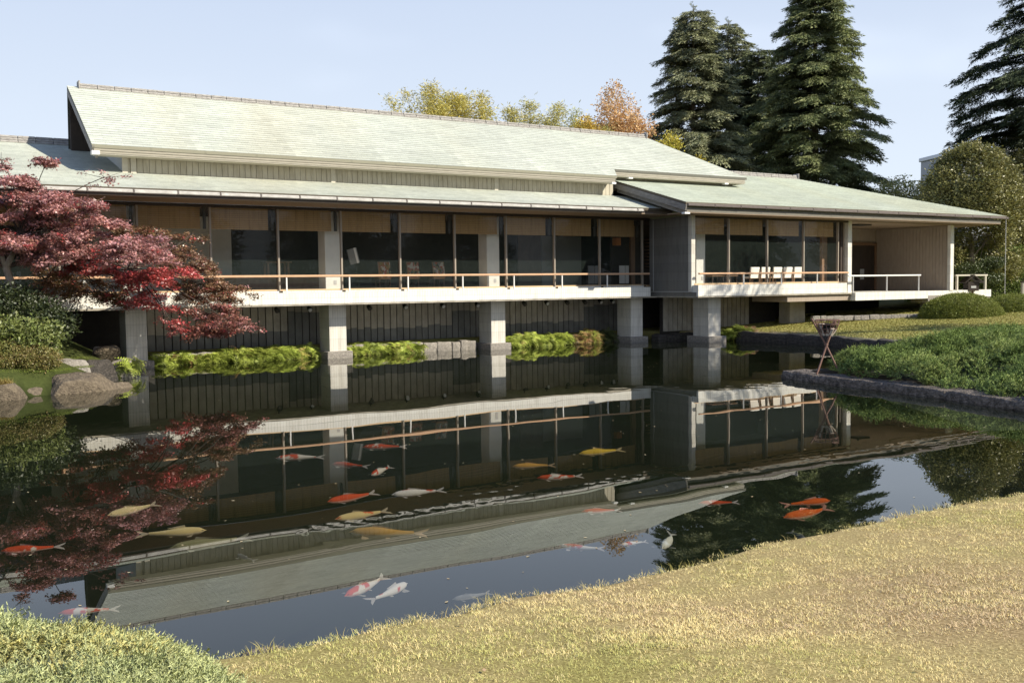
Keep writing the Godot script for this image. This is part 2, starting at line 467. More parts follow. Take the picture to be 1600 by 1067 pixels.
func make_house() -> void:
	house = thing("garden_house", "long low Japanese house with pale green copper roofs standing over the pond", "house", HO, deg_to_rad(32.5724))
	var copper := Color(0.545, 0.56, 0.515)
	# --- roofs
	var m := MB.new()
	var A := Vector3(-26, 5.965, 1.6); var B := Vector3(10.7, 5.965, 1.6)
	var r1 := Vector3(-26, 6.71, -1.0); var r2 := Vector3(10.7, 6.71, -1.0)
	roof_sheet(m, A, B, r1, r2, copper * 0.96)
	var L := Vector3(-11.85, 6.71, -1.0); var L0 := Vector3(-26, 6.71, -1.0)
	var T0 := Vector3(-26, 8.2, -6.15); var T1 := Vector3(-11.85, 8.2, -6.15)
	roof_sheet(m, L0, L, T0, T1, copper * 0.96)
	m.quad(T1, T0, Vector3(-26, 6.0, -13), Vector3(-11.85, 6.0, -13), copper)
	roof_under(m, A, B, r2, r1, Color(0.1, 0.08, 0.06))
	var low := part("lower_roof", m.mesh(), mats.copper_roof, house)
	ridge(low, -26, -11.9, 8.16, -6.15)
	gutter(low, "gutter_metal", -26, 8.85, 5.79, 5.915, 1.66, 1.38)
	slab("eave_board", "dark_gutter", low, -26, 10.6, 5.735, 5.9, 1.42, 1.5)
	slab("eave_ceiling", "soffit_wood", low, -26, 10.95, 5.70, 5.735, -0.5, 1.53)
	slab("lintel", "dark_wood", low, -26, 11.0, 5.60, 5.70, -0.72, -0.5)
	# upper roof
	m = MB.new()
	var e0 := Vector3(-13.04, 7.53, -0.4); var e1 := Vector3(9.0, 7.53, -0.4)
	var s0 := Vector3(-13.04, 7.91, -1.03); var s1 := Vector3(9.35, 7.91, -1.03)
	var s2 := Vector3(17.8, 7.91, -1.03)
	var t0 := Vector3(-13.04, 10.19, -4.83); var t1 := Vector3(14.35, 10.19, -4.83)
	roof_sheet(m, e0, e1, s0, s1, copper)
	roof_sheet(m, s0, s2, t0, t1, copper)
	var back := Vector3(17.8, 7.91, -8.6)
	roof_sheet(m, s2, back, t1, t1 + Vector3(0.01, 0, -0.01), copper)
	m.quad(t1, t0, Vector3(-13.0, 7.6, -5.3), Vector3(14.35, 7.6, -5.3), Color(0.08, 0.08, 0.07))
	m.face(t1, Vector3(14.35, 7.6, -5.3), back, copper)
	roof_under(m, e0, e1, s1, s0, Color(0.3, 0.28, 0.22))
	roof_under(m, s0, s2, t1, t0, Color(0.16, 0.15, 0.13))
	var up := part("upper_roof", m.mesh(), mats.copper_roof, house)
	ridge(up, -12.62, 14.35, 9.93 + 0.1, -4.83)
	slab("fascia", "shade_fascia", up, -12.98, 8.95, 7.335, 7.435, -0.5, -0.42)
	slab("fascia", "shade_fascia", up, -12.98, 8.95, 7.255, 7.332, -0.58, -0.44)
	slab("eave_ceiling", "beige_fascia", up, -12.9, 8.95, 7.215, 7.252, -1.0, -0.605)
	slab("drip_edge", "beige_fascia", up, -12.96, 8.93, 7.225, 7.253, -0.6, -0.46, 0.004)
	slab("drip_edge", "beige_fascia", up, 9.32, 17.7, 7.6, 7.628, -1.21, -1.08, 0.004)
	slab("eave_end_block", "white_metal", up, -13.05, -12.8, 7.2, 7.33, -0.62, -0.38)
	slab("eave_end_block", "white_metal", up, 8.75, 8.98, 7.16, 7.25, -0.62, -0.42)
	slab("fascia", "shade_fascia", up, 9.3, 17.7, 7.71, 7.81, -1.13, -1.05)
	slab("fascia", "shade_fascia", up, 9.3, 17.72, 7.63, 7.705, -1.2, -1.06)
	slab("eave_ceiling", "beige_fascia", up, 9.3, 17.7, 7.59, 7.626, -1.7, -1.215)
	slab("eave_end_block", "white_metal", up, 16.35, 16.6, 7.53, 7.62, -1.3, -1.08)
	slab("eave_end_block", "white_metal", up, 10.25, 10.5, 7.53, 7.62, -1.3, -1.08)
	beam("barge_board", "verge_metal", up, Vector3(-13.0, 7.36, -0.45), Vector3(-13.0, 10.0, -4.83), 0.08, 0.26)
	beam("barge_board", "verge_metal", up, Vector3(-12.86, 7.2, -0.6), Vector3(-12.86, 9.85, -4.83), 0.08, 0.2)
	slab("back_wall", "dark_wood", up, -12.95, 14.0, 7.0, 10.0, -5.25, -4.95)
	# wing roof
	m = MB.new()
	var w0 := Vector3(9.56, 6.1, 3.5); var w1 := Vector3(33.0, 6.1, 3.5)
	var w2 := Vector3(27.0, 8.74, -6.0); var w3 := Vector3(9.56, 8.74, -6.0)
	roof_sheet(m, w0, w1, w3, w2, Color(0.50, 0.53, 0.465))
	var wb := Vector3(33.0, 6.1, -15.5)
	roof_sheet(m, w1, wb, w2, w2 + Vector3(0.01, 0, -0.01), copper)
	m.quad(w2, w3, Vector3(9.56, 6.1, -15.5), wb, copper)
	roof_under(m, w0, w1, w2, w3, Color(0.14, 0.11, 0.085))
	var wing := part("wing_roof", m.mesh(), mats.copper_roof, house)
	ridge(wing, 17.0, 27.0, 8.66, -6.0)
	gutter(wing, "dark_gutter", 9.62, 33.05, 5.93, 6.05, 3.58, 1.55)
	slab("eave_board", "wing_fascia", wing, 9.7, 32.6, 5.70, 5.90, 3.28, 3.4)
	slab("eave_ceiling", "soffit_wood", wing, 9.75, 32.6, 5.66, 5.696, 2.1, 3.4)
	slab("eave_ceiling", "soffit_wood", wing, 21.8, 32.6, 5.62, 5.655, -2.6, 2.3)
	slab("lintel", "dark_wood", wing, 11.2, 21.6, 5.58, 5.66, 2.02, 2.2)
	beam("barge_board", "verge_metal", wing, Vector3(9.58, 5.86, 3.5), Vector3(9.58, 7.2, -1.25), 0.09, 0.24)
	beam("barge_board", "verge_metal", wing, Vector3(9.72, 5.66, 3.4), Vector3(9.72, 7.0, -1.25), 0.07, 0.2)
	slab("eave_end_block", "white_metal", wing, 9.5, 9.8, 5.6, 5.68, 3.3, 3.5)
	# --- clerestory strip between the roofs
	var cl := slab("clerestory_wall", "ivory_board", house, -11.93, 9.3, 6.5, 7.3, -1.2, -1.06)
	var x := -11.93
	while x < 9.2:
		slab("board", "ivory_board", cl, x + 0.008, x + 0.205, 6.45, 7.3, -1.06, -1.03 + rng.randf_range(-0.003, 0.003), 0.01)
		x += 0.21
	for p in [-11.9, -11.62, -4.33, 3.0]:
		slab("post", "beige_fascia", cl, p - 0.09, p + 0.09, 6.45, 7.3, -1.03, -0.985)
	var gab := MB.new()
	for q in [-11.93, -11.75]:
		var p0 := Vector3(q, 6.4, -1.06); var p1 := Vector3(q, 7.62, -1.06); var p2 := Vector3(q, 9.86, -4.85); var p3 := Vector3(q, 6.4, -4.95)
		if q < -11.9: gab.quad(p3, p0, p1, p2)
		else: gab.quad(p0, p3, p2, p1)
	part("gable_wall", gab.mesh(), mats.plaster, house)
	var cw := slab("clerestory_wall", "ivory_board", house, 9.3, 17.4, 7.0, 7.66, -1.75, -1.6)
	slab("post", "beige_fascia", cw, 9.3, 9.5, 7.0, 7.66, -1.6, -1.55)
	# --- main floor: deck, sill, glazing
	var deck := slab("deck", "white_tile", house, -26, 10.6, 2.113, 2.535, -0.45, 0.0, 0.004)
	slab("deck_underside", "concrete_board", deck, -26, 11.0, 2.05, 2.105, -3.3, -0.01)
	slab("deck_ledge", "white_tile", deck, -26, 10.6, 2.536, 2.60, -1.0, -0.42, 0.01)
	slab("sill", "sill_wood", house, -26, 10.7, 2.603, 2.66, -0.85, -0.56, 0.01)
	slab("floor", "sill_wood", house, -26, 12.8, 2.55, 2.612, -5.6, -0.85)
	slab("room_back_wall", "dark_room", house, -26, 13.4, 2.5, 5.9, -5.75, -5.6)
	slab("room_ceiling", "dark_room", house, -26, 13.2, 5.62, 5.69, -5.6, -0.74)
	for k in range(-4, 9):
		var ax := -9.19 + 2.475 * k
		slab("mullion", "mullion_bronze", house, ax - 0.035, ax + 0.035, 2.54, 5.60, -0.66, -0.54)
		slab("mullion_backing", "dark_bronze", house, ax - 0.20, ax - 0.10, 4.84, 5.60, -0.80, -0.72)
		slab("mullion_foot", "dark_bronze", house, ax - 0.06, ax + 0.06, 2.536, 2.60, -0.50, -0.40)
		if k < 8:
			var g := QuadMesh.new()
			g.size = Vector2(2.40, 2.94)
			part("window_pane", g, mats.window_glass, house, Vector3(ax + 1.2375, 4.13, -0.62))
			slab("bamboo_blind", "bamboo_blind", house, ax + 0.07, ax + 2.2, 4.84, 5.62, -0.86, -0.84)
	# rail on short posts
	var rail := slab("handrail", "rail_wood", house, -26, 10.76, 3.10, 3.185, -0.30, -0.20, 0.02)
	for k in range(-5, 9):
		var ax := -9.19 + 2.475 * k + 0.16
		if ax < 9.5: slab("rail_post", "white_metal", rail, ax - 0.025, ax + 0.025, 2.53, 3.10, -0.275, -0.225)
	# columns: above the floor and below it down to their footings
	for cx in [-11.72, -4.3, 2.98, 10.3]:
		var inside: float = -1.3
		if cx < 9.0:
			var ic := slab("inner_column", "plaster", house, cx - 0.31, cx + 0.31, 2.61, 5.62, -2.0, inside, 0.01)
			if cx > -9: slab("outlet_plate", "pale_plastic", ic, cx + 0.02, cx + 0.14, 2.82, 2.98, inside, inside + 0.012)
		var cb: float = -0.95 if cx < 9.0 else -0.62
		var pc := slab("pier", "pillar_tile", house, cx - 0.35, cx + 0.35, 0.2, 2.06, cb - 1.0, cb, 0.008)
		slab("footing", "pale_stone", pc, cx - 0.52, cx + 0.52, -0.6, 0.26, cb - 1.25, cb + 0.2, 0.02)
	# rooms behind the glass
	slab("plaster_screen", "plaster", house, -14.0, -6.98, 2.61, 5.6, -5.5, -5.4)
	slab("raised_floor", "brown_wood", house, -9.0, -3.2, 2.61, 3.2, -5.4, -3.9)
	slab("room_post", "brown_wood", house, -3.5, -3.34, 2.61, 5.6, -4.4, -4.25)
	slab("door_frame", "brown_wood", house, -4.9 + 1.55, -2.98, 2.61, 5.05, -5.0, -4.9)
	slab("sliding_screen", "brown_wood", house, 3.55, 3.95, 2.61, 5.05, -3.1, -3.0)
	slab("sliding_screen", "dark_wood", house, 6.0, 7.3, 2.61, 5.05, -4.1, -4.0)
	slab("plaster_screen", "grey_paper", house, 8.0, 10.4, 2.61, 5.05, -5.1, -5.0)
	slab("room_post", "brown_wood", house, 11.9, 12.15, 2.61, 5.5, -3.1, -2.95)
	# --- wall below the floor: upright concrete boards
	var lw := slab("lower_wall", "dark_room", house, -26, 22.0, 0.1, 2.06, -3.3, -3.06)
	x = -11.2
	while x < 12.2:
		# the foot of each board is dark with damp, to a ragged height
		var wet := 0.98 + 0.16 * nz.get_noise_1d(x * 30.0) + (0.7 if fposmod(x + 11.0, 7.42) > 5.2 else 0.0) + rng.randf_range(-0.05, 0.05)
		var bd := MB.new()
		var dz := rng.randf_range(-0.006, 0.006)
		var tone := rng.randf_range(0.9, 1.08)
		bd.box(Vector3(0, (wet + 2.05) * 0.5 - 1.235, dz), Vector3(0.262, 2.05 - wet, 0.06), Basis(), 0.006, Color(tone, tone, tone))
		bd.box(Vector3(0, (wet - 0.001 + 0.42) * 0.5 - 1.235, dz), Vector3(0.262, wet - 0.001 - 0.42, 0.06), Basis(), 0.006, Color(0.46, 0.50, 0.56) * tone)
		part("board", bd.mesh(), mats.concrete_board, lw, Vector3(x + 0.131, 1.235, -3.03) - lw.position)
		x += 0.298
	slab("plinth", "dark_stone", lw, -13.5, 12.2, 0.1, 0.42, -3.05, -2.9, 0.02)
	# --- wing
	var ws := slab("wing_side_wall", "grey_tile", house, 11.07, 11.2, 2.32, 5.66, -0.62, 2.05, 0.006)
	slab("wall_trim", "pale_plastic", ws, 11.05, 11.07, 2.29, 2.33, -0.6, 2.1)
	slab("wall_trim", "pale_plastic", ws, 11.05, 11.07, 2.33, 5.6, -0.36, -0.32)
	slab("wall_base", "grey_tile", ws, 11.09, 11.2, 2.113, 2.29, -0.62, 2.5)
	slab("corner_post", "pillar_tile", house, 11.03, 11.27, 2.3, 5.68, 2.04, 2.24)
	var wd := slab("wing_deck", "white_tile", house, 11.1, 20.95, 2.113, 2.6, 2.12, 2.6, 0.004)
	slab("deck_underside", "concrete_board", wd, 11.1, 21.9, 2.05, 2.105, -0.8, 2.58)
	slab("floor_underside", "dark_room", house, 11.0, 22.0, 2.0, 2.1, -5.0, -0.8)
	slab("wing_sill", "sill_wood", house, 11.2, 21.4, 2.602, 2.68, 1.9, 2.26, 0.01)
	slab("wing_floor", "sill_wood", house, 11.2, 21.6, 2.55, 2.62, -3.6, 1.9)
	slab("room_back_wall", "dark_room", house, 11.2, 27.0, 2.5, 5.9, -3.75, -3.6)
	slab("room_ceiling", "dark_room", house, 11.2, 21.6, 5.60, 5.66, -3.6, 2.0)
	for k in range(0, 4):
		var ax := 13.34 + 2.47 * k
		slab("mullion", "mullion_bronze", house, ax - 0.035, ax + 0.035, 2.6, 5.58, 2.12, 2.24)
		slab("bamboo_blind", "bamboo_blind", house, ax - 2.3 + (0.25 if k == 0 else 0.0), ax - 0.1, 4.86, 5.58, 1.98, 2.0)
		var g := QuadMesh.new()
		g.size = Vector2(2.38 if k > 0 else 2.0, 2.9)
		part("window_pane", g, mats.window_glass, house, Vector3(ax - 1.235 + (0.2 if k == 0 else 0.0), 4.13, 2.17))
	slab("inner_column", "plaster", house, 12.2, 12.75, 2.62, 5.6, 0.6, 1.3)
	slab("outlet_plate", "pale_plastic", house, 12.5, 12.62, 2.82, 2.98, 1.3, 1.312)
	slab("sliding_screen", "brown_wood", house, 11.3, 12.1, 2.62, 5.0, 0.3, 0.4)
	for k in 9: slab("shelf_slat", "brown_wood", house, 13.2, 15.0, 3.5 + 0.17 * k, 3.53 + 0.17 * k, -3.5, -3.3)
	slab("room_side_wall", "dark_wood", house, 21.22, 21.4, 2.6, 5.66, -3.6, 1.98)
	slab("door_frame", "brown_wood", house, 20.6, 21.0, 2.62, 5.5, 1.2, 1.35)
	slab("porch_post", "white_tile", house, 21.5, 21.8, 2.1, 5.68, 1.95, 2.2)
	slab("porch_wing_wall", "porch_panel", house, 21.41, 21.62, 2.1, 5.66, 0.0, 2.0)
	var wr := slab("handrail", "rail_wood", house, 11.25, 21.2, 3.06, 3.145, 2.42, 2.52, 0.02)
	for ax in [14.0, 16.46, 18.93]:
		slab("rail_post", "steel", wr, ax - 0.03, ax + 0.03, 2.6, 3.06, 2.45, 2.5)
	var wp := slab("pier", "pillar_tile", house, 12.52, 13.28, 0.2, 2.06, 0.75, 1.75, 0.008)
	slab("footing", "pale_stone", wp, 12.35, 13.45, -0.6, 0.27, 0.5, 1.95, 0.02)
	var lw2 := slab("lower_wall", "dark_room", house, 12.0, 19.6, 0.1, 2.06, -1.0, -0.76)
	x = 12.0
	while x < 17.6:
		slab("board", "concrete_board", lw2, x, x + 0.262, 0.42, 2.05, -0.76, -0.7 + rng.randf_range(-0.006, 0.006), 0.008)
		x += 0.298
	slab("cross_wall", "dark_room", house, 19.6, 30.0, 0.2, 1.75, -2.6, -2.4)
	slab("support_wall", "concrete_board", house, 18.8, 19.9, 0.3, 1.8, 0.2, 0.9)
	# --- porch: slab, side wall, door, steps, rails
	slab("slab_edge", "porch_panel", house, 16.9, 21.75, 1.74, 2.11, 0.2, 2.45, 0.01)
	slab("porch_slab", "white_tile", house, 21.4, 27.2, 1.72, 2.115, -2.5, 2.75, 0.006)
	slab("porch_slab", "white_tile", house, 27.2, 33.75, 1.7, 2.10, -2.5, 2.2, 0.006)
	slab("porch_skirt", "pale_stone", house, 28.6, 33.7, 1.0, 1.7, 1.6, 2.15, 0.01)
	slab("step", "pale_stone", house, 27.2, 28.6, 1.5, 1.86, 1.7, 2.75, 0.01)
	slab("step", "pale_stone", house, 28.0, 29.3, 1.2, 1.6, 1.7, 2.8, 0.01)
	var sw := slab("porch_side_wall", "porch_panel", house, 29.9, 30.1, 2.1, 5.66, -2.6, 2.05)
	for k in 22: slab("board", "porch_panel", sw, 29.875, 29.9, 2.15, 5.6, -2.55 + 0.205 * k, -2.355 + 0.205 * k, 0.006)
	slab("corner_post", "white_tile", house, 29.86, 30.16, 2.1, 5.68, 2.05, 2.24)
	slab("porch_back_wall", "porch_panel", house, 21.6, 30.0, 2.1, 5.66, -2.75, -2.6)
	var dr := slab("entrance_door", "dark_wood", house, 27.6, 29.7, 2.12, 4.7, -2.6, -2.52)
	slab("door_frame", "brown_wood", dr, 27.4, 29.85, 4.7, 4.85, -2.6, -2.46)
	slab("door_frame", "brown_wood", dr, 29.7, 29.85, 2.12, 4.7, -2.6, -2.46)
	slab("notice_board", "pale_plastic", dr, 28.4, 28.75, 2.75, 3.35, -2.5, -2.47)
	slab("ceiling_lamp_housing", "dark_bronze", house, 23.6, 24.6, 5.55, 5.62, 0.5, 1.2)
	var pr := slab("porch_rail", "white_metal", house, 21.0, 26.75, 2.9, 2.98, 2.55, 2.65, 0.015)
	for ax in [21.4, 24.0, 26.6]: slab("rail_post", "steel", pr, ax - 0.03, ax + 0.03, 2.1, 2.9, 2.575, 2.625)
	var pr2 := slab("porch_rail", "beige_fascia", house, 30.6, 33.6, 2.86, 2.95, 2.0, 2.1, 0.015)
	for ax in [30.75, 33.4]: slab("rail_post", "beige_fascia", pr2, ax - 0.06, ax + 0.06, 2.1, 2.86, 2.0, 2.1)
	# rain chain: small cups on links down from the gutter corner
	var cm := MB.new()
	cm.tube([Vector3(32.93, 1.7, 3.5), Vector3(32.93, 5.93, 3.5)], [0.008, 0.008], 5)
	for k in 44:
		var y := 1.75 + k * 0.095
		cm.tube([Vector3(32.93, y, 3.5), Vector3(32.93, y + 0.06, 3.5)], [0.012, 0.03], 7)
	part("rain_chain", cm.mesh(), mats.steel, house)
	# flood lamps under the deck
	var lamp_at := [[-6.5, 0], [-5.2, 1], [-2.7, 0], [-1.1, 1], [0.63, 1], [2.3, 1], [4.7, 0], [5.9, 1], [7.0, 0], [8.0, 0], [8.9, 1], [9.6, 1]]
	for q in lamp_at:
		var lm := MB.new()
		lm.tube([Vector3(0, 0, 0), Vector3(0, -0.12, 0)], [0.02, 0.02], 8)
		lm.tube([Vector3(0, -0.1, -0.08), Vector3(0, -0.13, 0.0), Vector3(0.0, -0.2, 0.14)], [0.05, 0.085, 0.1], 12)
		var fl := part("flood_lamp", lm.mesh(), mats.black_metal, house, Vector3(q[0], 2.05, -1.6))
		var gm := MB.new()
		gm.tube([Vector3(0, -0.2, 0.14), Vector3(0, -0.206, 0.152)], [0.085, 0.07], 12)
		part("lamp_glass", gm.mesh(), mats.steel if q[1] else mats.dark_bronze, fl)

# ------------------------------------------------------------------ furniture seen through the glass
func make_furniture() -> void:
	var t := thing("side_table", "low brown wooden table on the raised floor behind the glass", "table", hw(-5.5, 3.2, -4.3), house.rotation.y)
	slab("table_top", "brown_wood", t, -0.55, 0.55, 0.52, 0.57, -0.3, 0.3, 0.01)
	for sx in [-0.42, 0.42]:
		for sz in [-0.2, 0.2]: slab("leg", "brown_wood", t, sx - 0.04, sx + 0.04, 0, 0.52, sz - 0.04, sz + 0.04, 0.005)
	# chairs with flowered backs
	var at := [[-1.75, Color(0.35, 0.17, 0.06), "chair with orange and white flowered back nearest the slanted paper lamp"], [-0.45, Color(0.34, 0.11, 0.07), "chair with red flowered back, middle one of the three behind the glass"],
		[0.75, Color(0.2, 0.2, 0.19), "chair with grey and red flowered back, farthest from the slanted paper lamp"]]
	for q in at:
		var c := thing("dining_chair", q[2], "chair", hw(q[0], 2.612, -2.0), house.rotation.y, "flowered chairs behind the long window")
		var m := MB.new()
		var cols := [q[1], Color(0.5, 0.46, 0.4), Color(0.05, 0.06, 0.05), Color(0.4, 0.08, 0.06), Color(0.30, 0.22, 0.09)]
		for i in 12:
			for j in 12:
				var k: int = 0
				var d := nz.get_noise_2d(i * 14.0 + q[0] * 200.0, j * 14.0)
				if d > 0.2: k = 1
				elif d < -0.28: k = 2
				elif d > 0.08: k = 3
				elif d < -0.14: k = 4
				var p := Vector3(-0.26 + 0.52 * i / 12.0, 0.46 + 0.62 * j / 12.0, 0.012 - 0.12 * j / 12.0)
				m.quad(p, p + Vector3(0.0433, 0, 0), p + Vector3(0.0433, 0.0517, -0.01), p + Vector3(0, 0.0517, -0.01), cols[k] * 0.45)
		var bk := part("backrest", bmesh(Vector3(0.56, 0.68, 0.03), 0.01), mats.brown_wood, c, Vector3(0, 0.77, -0.07), Basis(Vector3.RIGHT, -0.19))
		part("flowered_cloth", m.mesh(), vc_mat("cloth", 0.9), bk, Vector3(0, -0.77, 0.094), Basis(Vector3.RIGHT, 0.0))
		bk.get_child(0).transform = Transform3D(Basis(Vector3.RIGHT, 0.19), Vector3.ZERO) * Transform3D(Basis(), Vector3(0, -0.77, 0.095))
		slab("seat", "brown_wood", c, -0.26, 0.26, 0.4, 0.46, -0.5, 0.0, 0.01)
		for sx in [-0.23, 0.23]:
			for sz in [-0.46, -0.04]: slab("leg", "dark_wood", c, sx - 0.02, sx + 0.02, 0, 0.4, sz - 0.02, sz + 0.02, 0.004)
	var f := thing("floor_lamp", "slanted grey paper lamp on a thin stem behind the long window", "lamp", hw(-2.85, 2.612, -2.2), house.rotation.y)
	var sh := part("lamp_shade", bmesh(Vector3(0.42, 0.62, 0.06), 0.01), mats.grey_paper, f, Vector3(-0.2, 1.33, 0), Basis(Vector3.BACK, 0.25))
	part("shade_stripe", bmesh(Vector3(0.09, 0.62, 0.064), 0.005), mats.white_paper, sh, Vector3(0.12, 0, 0.004))
	var st := MB.new()
	st.tube([Vector3(0, 0, 0), Vector3(0, 0.5, 0), Vector3(-0.14, 1.05, 0)], [0.012, 0.01, 0.008], 6)
	st.tube([Vector3(0, 0, 0), Vector3(0, 0.03, 0)], [0.14, 0.12], 12)
	part("stem", st.mesh(), mats.dark_bronze, f)
	# white screens standing on the floor
	for q in [[11.15, -2.6, "white two-leaf paper screen standing on the floor near the shaded side wall", "white_paper"], [9.6, -3.0, "grey two-leaf paper screen on the floor, dimmer than the white one beside it", "grey_paper"]]:
		var s := thing("paper_screen", q[2], "screen", hw(q[0], 2.612, q[1]), house.rotation.y)
		slab("leaf", q[3], s, -0.3, 0.06, 0.1, 0.95, -0.02, 0.02)
		slab("leaf", q[3], s, 0.1, 0.3, 0.1, 0.95, -0.02, 0.02)
		for lx in [-0.32, 0.3]: slab("leg", "dark_wood", s, lx, lx + 0.02, 0, 0.97, -0.025, 0.025, 0.002)
	var hl := thing("paper_lantern", "amber paper lantern hanging under the ceiling behind the far window", "lantern", hw(11.2, 4.55, -3.2), house.rotation.y)
	slab("lantern_shade", "amber_paper", hl, -0.15, 0.15, 0, 0.36, -0.15, 0.15, 0.01)
	slab("cord", "black_metal", hl, -0.006, 0.006, 0.36, 1.06, -0.006, 0.006, 0.001)
	# five white armchairs in the wing
	var where := ["first white low armchair from the wing's corner post", "second white low armchair from the wing's corner post", "middle one of the five white low armchairs behind the wing rail",
		"fourth white low armchair from the wing's corner post", "white low armchair at the porch end of the row of five"]
	for k in 5:
		var c := thing("armchair", where[k], "armchair", hw(15.75 + 0.72 * k + (0.1 if k > 1 else 0.0), 2.62, 1.25), house.rotation.y + PI, "white armchairs in a row behind the wing glass")
		part("backrest", bmesh(Vector3(0.58, 0.5, 0.08), 0.025), mats.ivory_leather, c, Vector3(0, 0.53, -0.2), Basis(Vector3.RIGHT, -0.2))
		slab("seat", "ivory_leather", c, -0.3, 0.3, 0.25, 0.35, -0.2, 0.32, 0.03)
		for sx in [-0.31, 0.31]:
			beam("leg", "brown_wood", c, Vector3(sx, 0, -0.2), Vector3(sx, 0.62, -0.26), 0.04, 0.04)
			beam("leg", "brown_wood", c, Vector3(sx, 0, 0.3), Vector3(sx, 0.5, 0.26), 0.04, 0.04)
			slab("armrest", "brown_wood", c, sx - 0.025, sx + 0.025, 0.48, 0.51, -0.24, 0.3, 0.005)
	for q in [[14.4, "low brown tea table beside the row of white armchairs"], [13.55, "small dark stool behind the wing rail near the white column"]]:
		var w := thing("tea_table", q[1], "table", hw(q[0], 2.62, 1.1), house.rotation.y)
		slab("table_top", "brown_wood", w, -0.4, 0.4, 0.36, 0.41, -0.25, 0.25, 0.01)
		for sx in [-0.34, 0.34]:
			for sz in [-0.2, 0.2]: slab("leg", "dark_wood", w, sx - 0.025, sx + 0.025, 0, 0.36, sz - 0.025, sz + 0.025, 0.004)

# ------------------------------------------------------------------ land and water
var pond := PackedVector2Array([Vector2(30, -19.4), Vector2(20, -17.2), Vector2(12, -14.4), Vector2(8, -12.6), Vector2(5.98, -11.54), Vector2(4.28, -10.61), Vector2(3.52, -10.07), Vector2(2.35, -9.4), Vector2(1.31, -8.56),
	Vector2(0.0, -7.98), Vector2(-0.98, -7.3), Vector2(-2.0, -6.61), Vector2(-3.0, -6.1), Vector2(-5, -5.9), Vector2(-8, -7), Vector2(-11, -10), Vector2(-13, -15), Vector2(-13.6, -20), Vector2(-13.1, -24.8), Vector2(-12.45, -25.85),
	Vector2(-11.1, -27.5), Vector2(-12.2, -29.2), Vector2(-12.1, -31.2), Vector2(-13.6, -34.9), Vector2(5.4, -47.1), Vector2(9.0, -47.2), Vector2(10.6, -46.0), Vector2(13.28, -42.24), Vector2(13.9, -39.3), Vector2(17, -36.0),
	Vector2(16, -33.5), Vector2(11, -30.0), Vector2(7.8, -28.3), Vector2(9.5, -24.7), Vector2(10.7, -21.0), Vector2(12, -18.9), Vector2(16, -18.3), Vector2(30, -21.5)])

func pond_dist(p: Vector2) -> float:               # positive on land
	var best := 1e9
	var n := pond.size()
	for i in n:
		var q := Geometry2D.get_closest_point_to_segment(p, pond[i], pond[(i + 1) % n])
		best = min(best, p.distance_squared_to(q))
	best = sqrt(best)
	return -best if Geometry2D.is_point_in_polygon(p, pond) else best

func near_h(d: float) -> float:
	return 0.27 + 0.125 * d - 0.0025 * d * d

func land_h(x: float, z: float, d: float) -> float:
	if d <= 0.0: return -0.12 - 0.65 * smoothstep(0.0, 1.4, -d)
	var e := smoothstep(0.0, 0.25, d)
	if z > -17.5 and x > -9.0: return -0.12 + e * (near_h(min(d, 11.0)) + 0.0)
	if x < -9.5 and z > -34: return -0.12 + e * (0.3 + 0.5 * minf(d, 2.6))
	if z > -31.0: return -0.12 + e * 0.36
	return -0.12 + e * (0.5 + 0.048 * minf(d, 24.0))

func make_ground() -> void:
	var xs := []
	var zs := []
	var x := -400.0
	while x < 400.0:
		xs.append(x)
		x += 60.0 if x < -100 or x >= 100 else 12.0 if x < -40 or x >= 40 else 0.5
	var z := -500.0
	while z < 120.0:
		zs.append(z)
		z += 60.0 if z < -140 or z >= 40 else 12.0 if z < -80 or z >= 4 else 0.5
	var m := MB.new()
	var straw := Color(0.36, 0.33, 0.115)
	for zz in zs:
		for xx in xs:
			var d := pond_dist(Vector2(xx, zz)) if absf(xx) < 45 and zz > -85 and zz < 20 else 30.0
			var h := land_h(xx, zz, d)
			if zz > -17.5 and xx > -9.0 and d > 0: h -= 0.07
			var c := straw
			if d < 0.1: c = Color(0.010, 0.012, 0.005)
			elif xx < -9.5 and zz > -36: c = Color(0.07, 0.085, 0.025)
			elif xx > 40 or (zz < -90) or xx < -40: c = Color(0.045, 0.055, 0.02)
			elif zz > -31 and zz < -17.5: c = Color(0.06, 0.05, 0.035)
			elif zz > -60 and d < 1.6 and xx > 8: c = Color(0.40, 0.34, 0.22)
			var g := nz.get_noise_2d(xx * 9.0, zz * 9.0)
			m.vert(Vector3(xx, h, zz), Vector3.UP, Color(c.r * (1 + 0.25 * g), c.g * (1 + 0.12 * g), c.b * (1 + 0.25 * g)), Vector2(xx, zz))
	var w := xs.size()
	for j in zs.size() - 1:
		for i in w - 1:
			var a := j * w + i
			m.tri(a, a + w, a + w + 1); m.tri(a, a + w + 1, a + 1)
	smooth(m)
	var gm := vc_mat("ground", 0.95, 0.2)
	gm.albedo_texture = noise_tex(31, 0.05, Color(0.72, 0.72, 0.72), Color.WHITE)
	gm.uv1_triplanar = true; gm.uv1_world_triplanar = true; gm.uv1_scale = Vector3.ONE * 0.8
	tag(part("ground", m.mesh(), gm, self), "", "", "", "structure")
	make_water()

